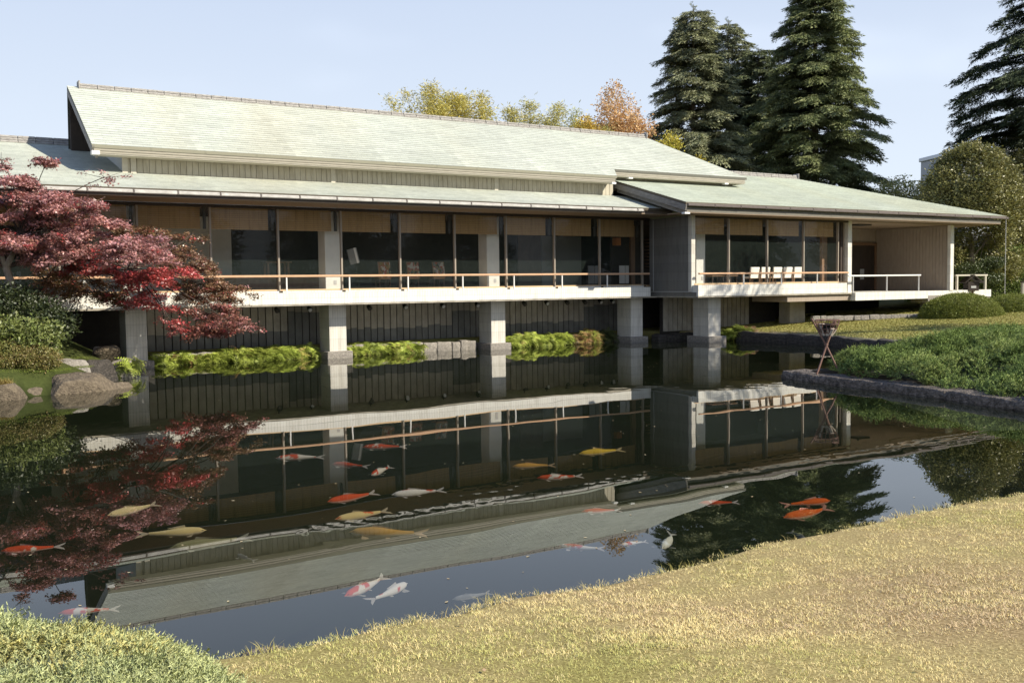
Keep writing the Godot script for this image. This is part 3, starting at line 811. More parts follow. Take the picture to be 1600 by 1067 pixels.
func wave(x: float, z: float) -> Vector2:          # slope of the surface
	var s := Vector2.ZERO
	# long low swell, and bands where the air or the fish ruffle it
	var band := smoothstep(-0.15, 0.45, nz.get_noise_2d(x * 3.0 + z * 1.5 + 300.0, z * 9.0))
	for k in 7:
		var an := 0.35 + 0.83 * k
		var l := 0.34 * pow(1.42, k)
		var q := TAU / l
		var dir := Vector2(cos(an), sin(an))
		var ph := q * (dir.x * x + dir.y * z) + k * 1.7 + 2.2 * nz.get_noise_2d(x * 8.0 + k * 50.0, z * 8.0)
		s += dir * cos(ph) * (0.0007 if k > 2 else 0.0018 * band)
	# a ruffled streak running across to the pond's far end
	var t := ((x + 1.2) * 6.9 - (z + 12.0) * 4.7) / 8.35
	var off := ((x + 1.2) * 4.7 + (z + 12.0) * 6.9) / 8.35 + 0.5 * sin(t * 0.5) + 0.8 * nz.get_noise_1d(t * 14.0)
	if t > -1.5:
		var a := exp(-off * off * 5.0) * (0.35 + 0.65 * smoothstep(-0.2, 0.3, nz.get_noise_2d(t * 25.0, off * 60.0)))
		for k in 4:
			var q := TAU / (0.16 * pow(1.37, k))
			s += Vector2(cos(1.1 + k), sin(1.1 + k)) * cos(q * (cos(1.1 + k) * x + sin(1.1 + k) * z) + 3.0 * nz.get_noise_2d(x * 14.0, z * 14.0 + k * 9.0)) * 0.006 * a
	return s

func make_water() -> void:
	var m := MB.new()
	var zs := []
	var z := -4.8
	while z > -56.0:
		zs.append(z)
		z -= 0.085 + 0.010 * (-z - 5.0) * 0.35
	var n := 300
	for zz in zs:
		var lo: float = maxf(-32.0, -2.6 + zz * 0.66)
		var hi: float = minf(32.0, 2.6 - zz * 0.62)
		for i in n + 1:
			var x := lerpf(lo, hi, float(i) / n)
			var s := wave(x, zz)
			m.vert(Vector3(x, 0, zz), Vector3(-s.x, 1, -s.y).normalized(), Color.WHITE, Vector2(x, zz))
	for j in zs.size() - 1:
		for i in n:
			var a := j * (n + 1) + i
			m.tri(a, a + 1, a + n + 2); m.tri(a, a + n + 2, a + n + 1)
	tag(part("pond_water", m.mesh(), mats.pond_water, self), "", "", "", "structure")

# ------------------------------------------------------------------ lawns
func lawn_edge() -> Array:
	var pts := []
	var c := Curve3D.new()
	for p in [Vector2(30, -19.2), Vector2(20, -17.0), Vector2(12, -14.3), Vector2(8, -12.5), Vector2(5.98, -11.54), Vector2(4.28, -10.61), Vector2(3.52, -10.07), Vector2(2.86, -9.66), Vector2(2.35, -9.4), Vector2(1.86, -8.99), Vector2(1.31, -8.56), Vector2(0.73, -8.19),
		Vector2(-0.02, -7.98), Vector2(-0.52, -7.55), Vector2(-0.98, -7.3), Vector2(-1.67, -6.8), Vector2(-2.3, -6.5), Vector2(-3.2, -6.1), Vector2(-5, -5.9), Vector2(-8, -6.9)]:
		c.add_point(Vector3(p.x, 0, p.y))
	for i in c.point_count:
		var a := c.get_point_position(maxi(i - 1, 0)); var b := c.get_point_position(mini(i + 1, c.point_count - 1))
		var t := (b - a) / 6.0
		c.set_point_in(i, -t); c.set_point_out(i, t)
	var l := c.get_baked_length()
	var n := int(l / 0.12)
	for i in n + 1: pts.append(c.sample_baked(l * i / n, true))
	return pts

func lawn_h(x: float, z: float, d: float) -> float:
	return near_h(d) + 0.018 * nz.get_noise_2d(x * 40.0, z * 40.0) + 0.03 * nz.get_noise_2d(x * 9.0, z * 9.0)

func blade_tuft(seed_: int, n: int, h0: float, h1: float, spread: float, wid: float, lean: float) -> ArrayMesh:
	var r := RandomNumberGenerator.new()
	r.seed = seed_
	var m := MB.new()
	for i in n:
		var o := Vector3(r.randf_range(-spread, spread), 0, r.randf_range(-spread, spread))
		var an := r.randf() * TAU
		var dir := Vector3(cos(an), 0, sin(an))
		var side := Vector3(-dir.z, 0, dir.x) * wid * r.randf_range(0.7, 1.2)
		var h := r.randf_range(h0, h1)
		var le := lean * r.randf_range(0.2, 1.3) * h
		var k := r.randf_range(0.75, 1.2)
		var col := Color(k, k * r.randf_range(0.92, 1.06), k * r.randf_range(0.8, 1.1))
		var p1 := o + Vector3(0, h * 0.65, 0) + dir * le * 0.4
		var p2 := o + Vector3(0, h, 0) + dir * le
		var nn := (Vector3(-dir.z, 0, dir.x).cross(p2 - o).normalized())
		nn = (nn * (-1.0 if nn.y < 0 else 1.0) + Vector3.UP * 0.5 + Vector3(r.randf_range(-0.3, 0.3), 0, r.randf_range(-0.3, 0.3))).normalized()
		var a := m.vert(o - side, nn, col); m.vert(o + side, nn, col); m.vert(p1 + side * 0.8, nn, col); m.vert(p1 - side * 0.8, nn, col); m.vert(p2, nn, col)
		m.tri(a, a + 1, a + 2); m.tri(a, a + 2, a + 3); m.tri(a + 3, a + 2, a + 4)
	m.orient()
	return m.mesh()

func make_lawn() -> void:
	var e := lawn_edge()
	var N := Vector3(0.52, 0, 0.854)
	var ds := [-0.02, 0.0, 0.03, 0.08, 0.16, 0.3]
	var d := 0.45
	while d < 26.0:
		ds.append(d)
		d += 0.2 if d < 9 else 2.0
	var m := MB.new()
	for p in e:
		var k := 0
		for dd in ds:
			var wob: float = 0.05 * nz.get_noise_2d(p.x * 60.0, p.z * 60.0) + 0.05 * nz.get_noise_2d(p.x * 20.0, p.z * 20.0)
			var q: Vector3 = p + N * (dd + wob)
			var h := lawn_h(q.x, q.z, maxf(dd, 0.0))
			if k == 0: h = -0.3
			elif k == 1: h -= 0.07
			elif k == 2: h -= 0.015
			var g := nz.get_noise_2d(q.x * 26.0, q.z * 26.0)
			var c := Color(0.58, 0.475, 0.225).lerp(Color(0.44, 0.40, 0.14), clampf(g * 1.6, 0, 1)).lerp(Color(0.50, 0.37, 0.20), clampf(-g * 1.3, 0, 1))
			m.vert(Vector3(q.x, h, q.z), Vector3.UP, c if k > 1 else Color(0.10, 0.075, 0.05), Vector2(q.x, q.z))
			k += 1
	var w := ds.size()
	for j in e.size() - 1:
		for i in w - 1:
			var a := j * w + i
			m.tri(a, a + w, a + w + 1); m.tri(a, a + w + 1, a + 1)
	smooth(m)
	for i in m.n.size():
		if m.n[i].y < 0: m.n[i] = -m.n[i]
	var gm := vc_mat("dry_turf", 0.95, 0.2)
	gm.albedo_texture = noise_tex(33, 0.09, Color(0.55, 0.52, 0.48), Color.WHITE)
	gm.uv1_triplanar = true; gm.uv1_world_triplanar = true; gm.uv1_scale = Vector3.ONE * 1.3
	tag(part("lawn", m.mesh(), gm, self), "", "", "", "structure")
	# blades
	var tufts := []
	for k in 4: tufts.append(blade_tuft(100 + k, 16, 0.008, 0.019, 0.045, 0.0018, 1.7))
	var xf := [[], [], [], []]
	var cs := [PackedColorArray(), PackedColorArray(), PackedColorArray(), PackedColorArray()]
	var tries := 0
	while tries < 290000:
		tries += 1
		var i := rng.randi_range(0, e.size() - 1)
		var dd := pow(rng.randf(), 0.85) * 9.0 if tries < 200000 else rng.randf_range(1.6, 7.0)
		var p: Vector3 = e[i] + N * dd + Vector3(rng.randf_range(-0.08, 0.08), 0, rng.randf_range(-0.08, 0.08))
		var dz := -p.z
		if dz < 3.4 or (tries > 200000 and dz > 7.0) or p.x < -0.62 * dz - 0.3 or p.x > 0.62 * dz + 0.3: continue
		if rng.randf() > clampf(7.5 / dz, 0.35, 1.0): continue
		var k := rng.randi_range(0, 3)
		var s := rng.randf_range(0.6, 1.15) * (0.85 if dz < 6 else 1.15)
		var b := Basis(Vector3.UP, rng.randf() * TAU).scaled(Vector3(s, s * rng.randf_range(0.7, 1.2), s))
		xf[k].append(Transform3D(b, Vector3(p.x, lawn_h(p.x, p.z, dd) - 0.008, p.z)))
		var g := nz.get_noise_2d(p.x * 26.0, p.z * 26.0) + rng.randf_range(-0.35, 0.35)
		var c := Color(0.76, 0.63, 0.30)
		if g > 0.26: c = Color(0.54, 0.51, 0.18)
		elif g < -0.38: c = Color(0.63, 0.48, 0.28)
		cs[k].append(rcol(c, c * 1.12, 0.16))
	var tm := leaf_mat("straw_blade", 0.6, 0.15, 0.3)
	for k in 4: scatter("lawn_grass", tufts[k], tm, self, xf[k], cs[k])
	# a few dead leaves blown onto the turf
	var dl := MB.new()
	dl.quad(Vector3(-0.022, 0.004, 0), Vector3(0, 0.01, 0.014), Vector3(0.026, 0.006, 0), Vector3(0, 0.002, -0.014))
	var dx := []
	var dc := PackedColorArray()
	for k in 70:
		var p: Vector3 = e[rng.randi_range(0, e.size() - 1)] + N * rng.randf_range(0.3, 7.0)
		dx.append(Transform3D(Basis.from_euler(Vector3(rng.randf_range(-0.3, 0.3), rng.randf() * TAU, 0)), Vector3(p.x, lawn_h(p.x, p.z, maxf(0.0, pond_dist(Vector2(p.x, p.z)))) + 0.012, p.z)))
		dc.append(rcol(Color(0.34, 0.19, 0.09), Color(0.5, 0.36, 0.2), 0.3))
	scatter("fallen_leaves", dl.mesh(), leaf_mat("dead_leaf", 0.6, 0.2), self, dx, dc)
	# longer grass hanging over the water's edge
	var long := blade_tuft(120, 14, 0.04, 0.105, 0.05, 0.0022, 0.9)
	var xs := []
	var cc := PackedColorArray()
	for i in e.size():
		for k in 5:
			var thick := nz.get_noise_2d(e[i].x * 30.0, 7.0)
			if rng.randf() > 0.5 + thick * 1.2: continue
			var p: Vector3 = e[i] + N * rng.randf_range(-0.02, 0.14) + Vector3(rng.randf_range(-0.06, 0.06), 0, rng.randf_range(-0.06, 0.06))
			var s := rng.randf_range(0.45, 1.1)
			xs.append(Transform3D(Basis(Vector3.UP, rng.randf() * TAU).scaled(Vector3(s, s, s)), Vector3(p.x, near_h(0.05) - 0.05, p.z)))
			cc.append(rcol(Color(0.50, 0.40, 0.16), Color(0.34, 0.31, 0.09), 0.15))
	scatter("edge_grass", long, tm, self, xs, cc)
	# far lawn by the porch: short blades, as far as they show
	xs = []; cc = PackedColorArray()
	var short := blade_tuft(130, 12, 0.03, 0.06, 0.12, 0.008, 1.2)
	for k in 26000:
		var p := Vector2(rng.randf_range(9.5, 32), rng.randf_range(-56, -34))
		var dd := pond_dist(p)
		if dd < 0.5 or p.x > 0.62 * -p.y + 1.0: continue
		xs.append(Transform3D(Basis(Vector3.UP, rng.randf() * TAU), Vector3(p.x, land_h(p.x, p.y, dd), p.y)))
		cc.append(rcol(Color(0.42, 0.36, 0.13), Color(0.30, 0.31, 0.09), 0.15))
	scatter("far_lawn_grass", short, tm, self, xs, cc)

# ------------------------------------------------------------------ stones
func rock_mesh(seed_: int, s: Vector3, cuts := 9, rough := 0.10) -> ArrayMesh:
	var r := RandomNumberGenerator.new()
	r.seed = seed_
	var sp := SphereMesh.new()
	sp.radial_segments = 40; sp.rings = 20; sp.radius = 1; sp.height = 2
	var a := sp.get_mesh_arrays()
	var planes := []
	for i in cuts:
		var nn := Vector3(r.randfn(), r.randfn() * 0.8, r.randfn()).normalized()
		planes.append([nn, r.randf_range(0.55, 0.86)])
	planes.append([Vector3(r.randf_range(-0.15, 0.15), 1, r.randf_range(-0.15, 0.15)).normalized(), 0.62])
	var m := MB.new()
	for p in a[Mesh.ARRAY_VERTEX]:
		var q: Vector3 = p
		for pl in planes:
			var over: float = q.dot(pl[0]) - pl[1]
			if over > 0: q -= pl[0] * over * 0.93
		q *= 1.0 + rough * nz.get_noise_3d(q.x * 60.0 + seed_ * 37.0, q.y * 60.0, q.z * 60.0) + rough * 0.5 * nz.get_noise_3d(q.x * 190.0, q.y * 190.0 + seed_, q.z * 190.0)
		m.vert(q * s, Vector3.UP)
	var ix: PackedInt32Array = a[Mesh.ARRAY_INDEX]
	for i in range(0, ix.size(), 3): m.tri(ix[i], ix[i + 2], ix[i + 1])
	smooth(m)
	return m.mesh()

func stone_block(seed_: int, s: Vector3) -> ArrayMesh:
	var r := RandomNumberGenerator.new()
	r.seed = seed_
	var bm := BoxMesh.new()
	bm.size = s; bm.subdivide_width = 9; bm.subdivide_height = 4; bm.subdivide_depth = 6
	var a := bm.get_mesh_arrays()
	var m := MB.new()
	for p in a[Mesh.ARRAY_VERTEX]:
		var q: Vector3 = p
		var e := Vector3(absf(q.x) / (s.x * 0.5), absf(q.y) / (s.y * 0.5), absf(q.z) / (s.z * 0.5))
		var corner := maxf(0.0, e.x + e.y + e.z - 1.9)
		q *= 1.0 - 0.06 * corner
		var am := minf(s.x, minf(s.y, s.z)) * 0.14
		q += Vector3(nz.get_noise_3d(q.x * 130 + seed_ * 11, q.y * 130, q.z * 130), nz.get_noise_3d(q.x * 130, q.y * 130 + seed_ * 7, q.z * 130 + 50), nz.get_noise_3d(q.x * 130 + 90, q.y * 130, q.z * 130 + seed_ * 5)) * am
		m.vert(q, Vector3.UP)
	var ix: PackedInt32Array = a[Mesh.ARRAY_INDEX]
	for i in range(0, ix.size(), 3): m.tri(ix[i], ix[i + 2], ix[i + 1])
	smooth(m)
	return m.mesh()

func rock(called: String, label: String, seed_: int, at: Vector3, s: Vector3, key: String, turn := 0.0, cuts := 9) -> MeshInstance3D:
	var o := part(called, rock_mesh(seed_, s, cuts), mats[key], self, at, Basis(Vector3.UP, turn))
	tag(o, label, "rock", "rocks on the pond bank")
	return o

func stone_row(called: String, label: String, pts: Array, y: float, h: float, depth: float, l0: float, l1: float, key: String, seed_: int) -> void:
	# a kerb of separate stones set along a line
	var t := thing(called, label, "stone edging", Vector3(pts[0].x, 0, pts[0].y))
	var variants := []
	for k in 6: variants.append(stone_block(seed_ + k, Vector3(1, 1, 1) * 0.5))
	for i in pts.size() - 1:
		var a: Vector2 = pts[i]
		var b: Vector2 = pts[i + 1]
		var L := a.distance_to(b)
		var u := (b - a) / L
		var s := 0.0
		while s < L - 0.1:
			var l: float = min(rng.randf_range(l0, l1), L - s)
			var c := a + u * (s + l * 0.5)
			var hh := h * rng.randf_range(0.92, 1.04)
			var bs := Basis(Vector3.UP, -atan2(u.y, u.x) + rng.randf_range(-0.06, 0.06)) * Basis.from_scale(Vector3((l + 0.012) * 2, hh * 2, depth * 2 * rng.randf_range(0.85, 1.15)))
			part("stone", variants[rng.randi_range(0, 5)], mats[key], t, Vector3(c.x - pts[0].x, y + hh * 0.5, c.y - pts[0].y), bs)
			s += l

func hl(a: float, b: float) -> Vector2:
	var p := hw(a, 0, b)
	return Vector2(p.x, p.z)

func make_stones() -> void:
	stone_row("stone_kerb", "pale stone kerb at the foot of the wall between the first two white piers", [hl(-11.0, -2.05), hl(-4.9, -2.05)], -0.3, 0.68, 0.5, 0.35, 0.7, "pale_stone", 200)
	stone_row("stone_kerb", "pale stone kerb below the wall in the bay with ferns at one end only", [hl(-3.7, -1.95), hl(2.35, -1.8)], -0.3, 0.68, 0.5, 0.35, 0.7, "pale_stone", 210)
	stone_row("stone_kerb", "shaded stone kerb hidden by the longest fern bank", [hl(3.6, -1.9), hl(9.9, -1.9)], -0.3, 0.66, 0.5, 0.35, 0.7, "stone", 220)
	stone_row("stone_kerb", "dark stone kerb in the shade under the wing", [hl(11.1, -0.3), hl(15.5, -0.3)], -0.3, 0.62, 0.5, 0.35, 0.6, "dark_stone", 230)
	stone_row("shore_wall", "low dark stone wall holding the far lawn above the water", [Vector2(10.5, -46.0), Vector2(13.2, -42.3), Vector2(13.85, -39.4), Vector2(16.9, -36.1), Vector2(22, -33)], -0.25, 0.66, 0.4, 0.5, 1.1, "dark_stone", 240)
	stone_row("lawn_edging", "row of small pale stones along the lawn under the porch", [hl(19.0, 2.1), hl(21.5, 2.9), hl(25.0, 4.2)], 0.75, 0.26, 0.3, 0.3, 0.6, "pale_stone", 250)
	# rocks on the left bank
	rock("boulder", "large brown flat-sided boulder at the water, longest on the bank", 301, Vector3(-11.85, -0.25, -26.75), Vector3(1.3, 1.05, 0.6), "stone", 0.876, 10)
	rock("wedge_rock", "low brown rock wedged between the grey rock and the longest boulder", 311, Vector3(-12.75, -0.2, -26.0), Vector3(0.6, 0.62, 0.5), "stone", 0.4, 10)
	rock("boulder", "small brown boulder sloping into the water beside the longest one", 307, Vector3(-11.2, -0.3, -27.6), Vector3(0.7, 0.72, 0.45), "stone", 0.5, 10)
	rock("flat_rock", "pale flat-topped rock lying behind the longest boulder", 303, Vector3(-13.0, 0.2, -28.3), Vector3(0.95, 0.82, 0.5), "pale_stone", 0.2, 7)
	rock("pointed_rock", "dark wet-looking rock with broken faces beside the first pier", 304, Vector3(-12.45, -0.05, -29.6), Vector3(0.85, 1.05, 0.6), "dark_stone", 0.9, 14)
	rock("pale_rock", "pale rounded rock with a fern on it, touching the first pier", 305, Vector3(-12.25, -0.1, -31.2), Vector3(0.5, 0.95, 0.45), "pale_stone", 0.3, 8)
	rock("grey_rock", "grey rock at the water behind the yellow grass tuft", 306, Vector3(-12.95, -0.25, -25.2), Vector3(0.9, 0.95, 0.55), "stone", 1.15, 10)
	rock("bank_rock", "small rock on the soil in front of the dark opening", 308, Vector3(-12.9, 0.75, -31.6), Vector3(0.5, 0.3, 0.4), "stone", 1.2, 10)
	rock("bank_rock", "round pale stone on the soil near the dark opening's corner", 309, Vector3(-13.4, 0.72, -32.2), Vector3(0.3, 0.26, 0.28), "pale_stone", 0.3, 5)
	# stone ledge that carries the fire basket
	var t := thing("stone_ledge", "flat rough stone ledge running out into the pond below the fire basket", "stone ledge", Vector3(9.2, 0, -25.2))
	var line := [Vector2(7.75, -28.35), Vector2(8.2, -26.9), Vector2(9.25, -24.7), Vector2(10.0, -22.8), Vector2(10.6, -20.8), Vector2(11.4, -19.0), Vector2(13.5, -17.9)]
	for i in line.size() - 1:
		var a: Vector2 = line[i]
		var b: Vector2 = line[i + 1]
		var L := a.distance_to(b)
		var u := (b - a) / L
		var n := Vector2(-u.y, u.x)
		if n.x < 0: n = -n
		var c := (a + b) * 0.5 + n * 0.62
		part("stone", stone_block(330 + i, Vector3(L + 0.06, 0.30, 1.4)), mats.slab_stone, t, Vector3(c.x - 9.2, 0.055 + 0.004 * i, c.y + 25.2), Basis(Vector3.UP, -atan2(u.y, u.x)))
	part("stone", stone_block(350, Vector3(1.5, 0.30, 1.5)), mats.slab_stone, t, Vector3(8.75 - 9.2, 0.05, -27.9 + 25.2), Basis(Vector3.UP, 0.5))
	# a stone showing at the near bank's edge
	tag(part("edge_stone", rock_mesh(340, Vector3(0.22, 0.16, 0.2)), mats.slab_stone, self, Vector3(-1.75, 0.12, -6.88)), "small reddish stone poking from the near bank beside the juniper", "rock", "rocks on the pond bank")

# ------------------------------------------------------------------ fire basket
func make_fire_basket() -> void:
	var t := thing("fire_basket", "rusty iron fire basket full of split logs on three crossed legs", "fire basket", Vector3(8.66, 0.20, -27.35))
	var knot := Vector3(-0.0, 0.80, 0.0)
	var tops := [Vector3(-0.42, 1.52, 0.05), Vector3(0.13, 1.46, 0.30), Vector3(0.36, 1.48, -0.22)]
	var feet := [Vector3(0.30, 0.0, 0.28), Vector3(-0.12, 0.02, -0.3), Vector3(-0.32, 0.0, 0.22)]
	for k in 3:
		var m := MB.new()
		m.tube([feet[k], feet[k].lerp(knot, 0.98) + Vector3(0.015 * (k - 1), 0, 0.02), tops[k]], [0.026, 0.026, 0.024], 8)
		part("leg", m.mesh(), mats.rusty_iron, t)
	var tie := MB.new()
	tie.tube([knot + Vector3(0, -0.03, 0.01), knot + Vector3(0, 0.03, 0.01)], [0.055, 0.055], 10)
	part("binding_ring", tie.mesh(), mats.rusty_iron, t)
	var b := MB.new()
	var c := Vector3(0.03, 1.06, 0.0)
	var prof := [[0.05, 0.0], [0.16, 0.06], [0.25, 0.17], [0.30, 0.30], [0.33, 0.42]]
	for k in 16:
		var an := TAU * k / 16.0
		var pts := []
		var rad := []
		for q in prof:
			pts.append(c + Vector3(cos(an) * q[0], q[1], sin(an) * q[0])); rad.append(0.010)
		b.tube(pts, rad, 5)
	for q in prof.slice(1):
		var pts := []
		var rad := []
		for k in 21:
			var an := TAU * k / 20.0
			pts.append(c + Vector3(cos(an) * q[0], q[1], sin(an) * q[0])); rad.append(0.011)
		b.tube(pts, rad, 5, Color.WHITE, false)
	var bk := part("basket", b.mesh(), mats.rusty_iron, t)
	var ash := MB.new()
	var lo := []
	for k in 5:
		lo.append([prof[k][0] * 0.86, prof[k][1] + 0.01])
	for i in 3:
		for k in 14:
			var a0 := TAU * k / 14.0
			var a1 := TAU * (k + 1) / 14.0
			ash.quad(c + Vector3(cos(a1) * lo[i][0], lo[i][1], sin(a1) * lo[i][0]), c + Vector3(cos(a0) * lo[i][0], lo[i][1], sin(a0) * lo[i][0]), c + Vector3(cos(a0) * lo[i + 1][0], lo[i + 1][1], sin(a0) * lo[i + 1][0]), c + Vector3(cos(a1) * lo[i + 1][0], lo[i + 1][1], sin(a1) * lo[i + 1][0]))
	part("liner", ash.mesh(), mats.black_metal, bk)
	var w := thing("firewood_pile", "split pale logs standing in the iron fire basket", "firewood", Vector3(8.69, 1.36, -27.35))
	for k in 13:
		var an := k * 2.4
		var rr := 0.235 * sqrt((k + 0.5) / 13.0)
		var l := MB.new()
		l.tube([Vector3(cos(an) * rr * 0.5, -0.1, sin(an) * rr * 0.5), Vector3(cos(an) * rr * 1.05, rng.randf_range(0.05, 0.2), sin(an) * rr * 1.05)], [0.05, 0.062], rng.randi_range(4, 6))
		part("log", l.mesh(), mats.firewood, w)

# ------------------------------------------------------------------ koi
func koi(i: int, head: Vector2, tail: Vector2, depth: float, kind: String, label: String, bend: float) -> void:
	var L := head.distance_to(tail) * 0.92
	var d := (tail - head).normalized()
	var t := thing("koi", label, "koi", Vector3(head.x, -depth, head.y), -atan2(d.y, d.x), "koi swimming in the pond")
	var pal := {
		"red_white": [Color(0.62, 0.085, 0.035), Color(0.74, 0.68, 0.56), 0.05], "red": [Color(0.62, 0.085, 0.035), Color(0.74, 0.66, 0.54), 0.42], "white_red": [Color(0.60, 0.085, 0.045), Color(0.76, 0.72, 0.62), -0.25],
		"yellow": [Color(0.70, 0.47, 0.05), Color(0.70, 0.47, 0.05), 0.0], "pale": [Color(0.70, 0.58, 0.29), Color(0.70, 0.58, 0.29), 0.0], "orange": [Color(0.72, 0.13, 0.025), Color(0.72, 0.13, 0.025), 0.0],
		"gold": [Color(0.58, 0.31, 0.055), Color(0.58, 0.31, 0.055), 0.0], "olive": [Color(0.24, 0.235, 0.115), Color(0.24, 0.235, 0.115), 0.0], "yellow_red": [Color(0.62, 0.10, 0.035), Color(0.72, 0.57, 0.25), -0.34],
		"grey": [Color(0.20, 0.20, 0.185), Color(0.27, 0.27, 0.25), 0.0], "white": [Color(0.74, 0.74, 0.60), Color(0.74, 0.74, 0.60), 0.0]}
	var p: Array = pal[kind]
	var m := MB.new()
	var n := 30
	var s := 16
	var B := L * 0.84                                    # body up to the root of the tail
	for a in n + 1:
		var u := float(a) / n
		var wd := 0.070 * L * pow(sin(PI * clampf(0.07 + u * 0.86, 0, 1)), 0.62) * (1.0 - 0.62 * smoothstep(0.35, 1.0, u)) * smoothstep(-0.02, 0.13, u)
		var ht := wd * 1.08 + 0.012 * L * smoothstep(0.6, 1.0, u)
		var cz := bend * L * sin(u * PI * 0.9) * u
		for k in s:
			var an := TAU * k / s
			var q := Vector3(u * B, sin(an) * ht, cz + cos(an) * wd)
			var g := nz.get_noise_3d(q.x * 260.0 / L + i * 173.0, absf(sin(an)) * 20.0, q.z * 260.0 / L + i * 31.0)
			var c: Color = p[0] if g + p[2] > 0.0 else p[1]
			if sin(an) < -0.3: c = c.lerp(Color(0.74, 0.68, 0.56), 0.5)
			var sc := 1.0 + 0.10 * sin(u * 190.0) * sin(an * 8.0 + (PI if a % 2 else 0.0))
			if u > 0.06 and u < 0.10 and absf(sin(an) - 0.35) < 0.22: c = Color(0.02, 0.02, 0.02)
			m.vert(q, Vector3(0, sin(an), cos(an)), c * (sc if u > 0.2 else 1.0))
	for a in n:
		for k in s:
			var x := a * s + k
			var y := a * s + (k + 1) % s
			m.tri(x, y, y + s); m.tri(x, y + s, x + s)
	smooth(m)
	var km := vc_mat("koi_skin", 0.6, 0.12)
	var fm := leaf_mat("koi_fin", 0.5, 0.8, 0.3)
	part("body", m.mesh(), km, t)
	var fin_col: Color = p[1].lerp(Color(0.6, 0.56, 0.48), 0.45)
	var fan := func(root: Vector3, dirs: Array, back: Vector3) -> ArrayMesh:
		var f := MB.new()
		for k in dirs.size() - 1:
			f.face(root, root + dirs[k], root + dirs[k + 1], fin_col)
			f.face(root, root - back, root + dirs[k], p[0].lerp(fin_col, 0.5))
		return f.mesh()
	var ez := bend * L * sin(PI * 0.9)
	var rt := Vector3(B * 0.97, 0.0, ez * 0.97)
	var tl := L * 0.22
	var tw := -1.0 if d.x > 0 else 1.0
	part("tail_fin", fan.call(rt, [Vector3(tl, tw * tl * 0.18, tl * 0.42), Vector3(tl * 0.86, tw * tl * 0.08, tl * 0.2), Vector3(tl * 0.55, 0, 0.0), Vector3(tl * 0.86, -tw * tl * 0.08, -tl * 0.2), Vector3(tl * 0.98, -tw * tl * 0.18, -tl * 0.42)], Vector3(0.02 * L, 0, 0)), fm, t)
	for sg in [1.0, -1.0]:
		var pr := Vector3(B * 0.22, -0.03 * L, sg * 0.062 * L)
		part("pectoral_fin", fan.call(pr, [Vector3(0.02 * L, -0.01 * L, sg * 0.13 * L), Vector3(0.075 * L, -0.015 * L, sg * 0.12 * L), Vector3(0.10 * L, -0.02 * L, sg * 0.07 * L), Vector3(0.085 * L, -0.02 * L, sg * 0.02 * L)], Vector3.ZERO), fm, t)
		var vr := Vector3(B * 0.56, -0.045 * L, sg * 0.036 * L)
		part("pelvic_fin", fan.call(vr, [Vector3(0.03 * L, -0.01 * L, sg * 0.075 * L), Vector3(0.07 * L, -0.01 * L, sg * 0.055 * L), Vector3(0.07 * L, -0.01 * L, sg * 0.01 * L)], Vector3.ZERO), fm, t)
	var df := MB.new()
	for k in 6:
		var u0 := 0.36 + 0.05 * k
		var z0 := bend * L * sin(u0 * PI * 0.9) * u0
		df.quad(Vector3(u0 * B, 0.07 * L, z0), Vector3((u0 + 0.05) * B, 0.065 * L, z0), Vector3((u0 + 0.07) * B, 0.098 * L - 0.006 * L * k, z0 + 0.01), Vector3((u0 + 0.02) * B, 0.104 * L - 0.006 * L * k, z0 + 0.01), fin_col)
	part("dorsal_fin", df.mesh(), fm, t)

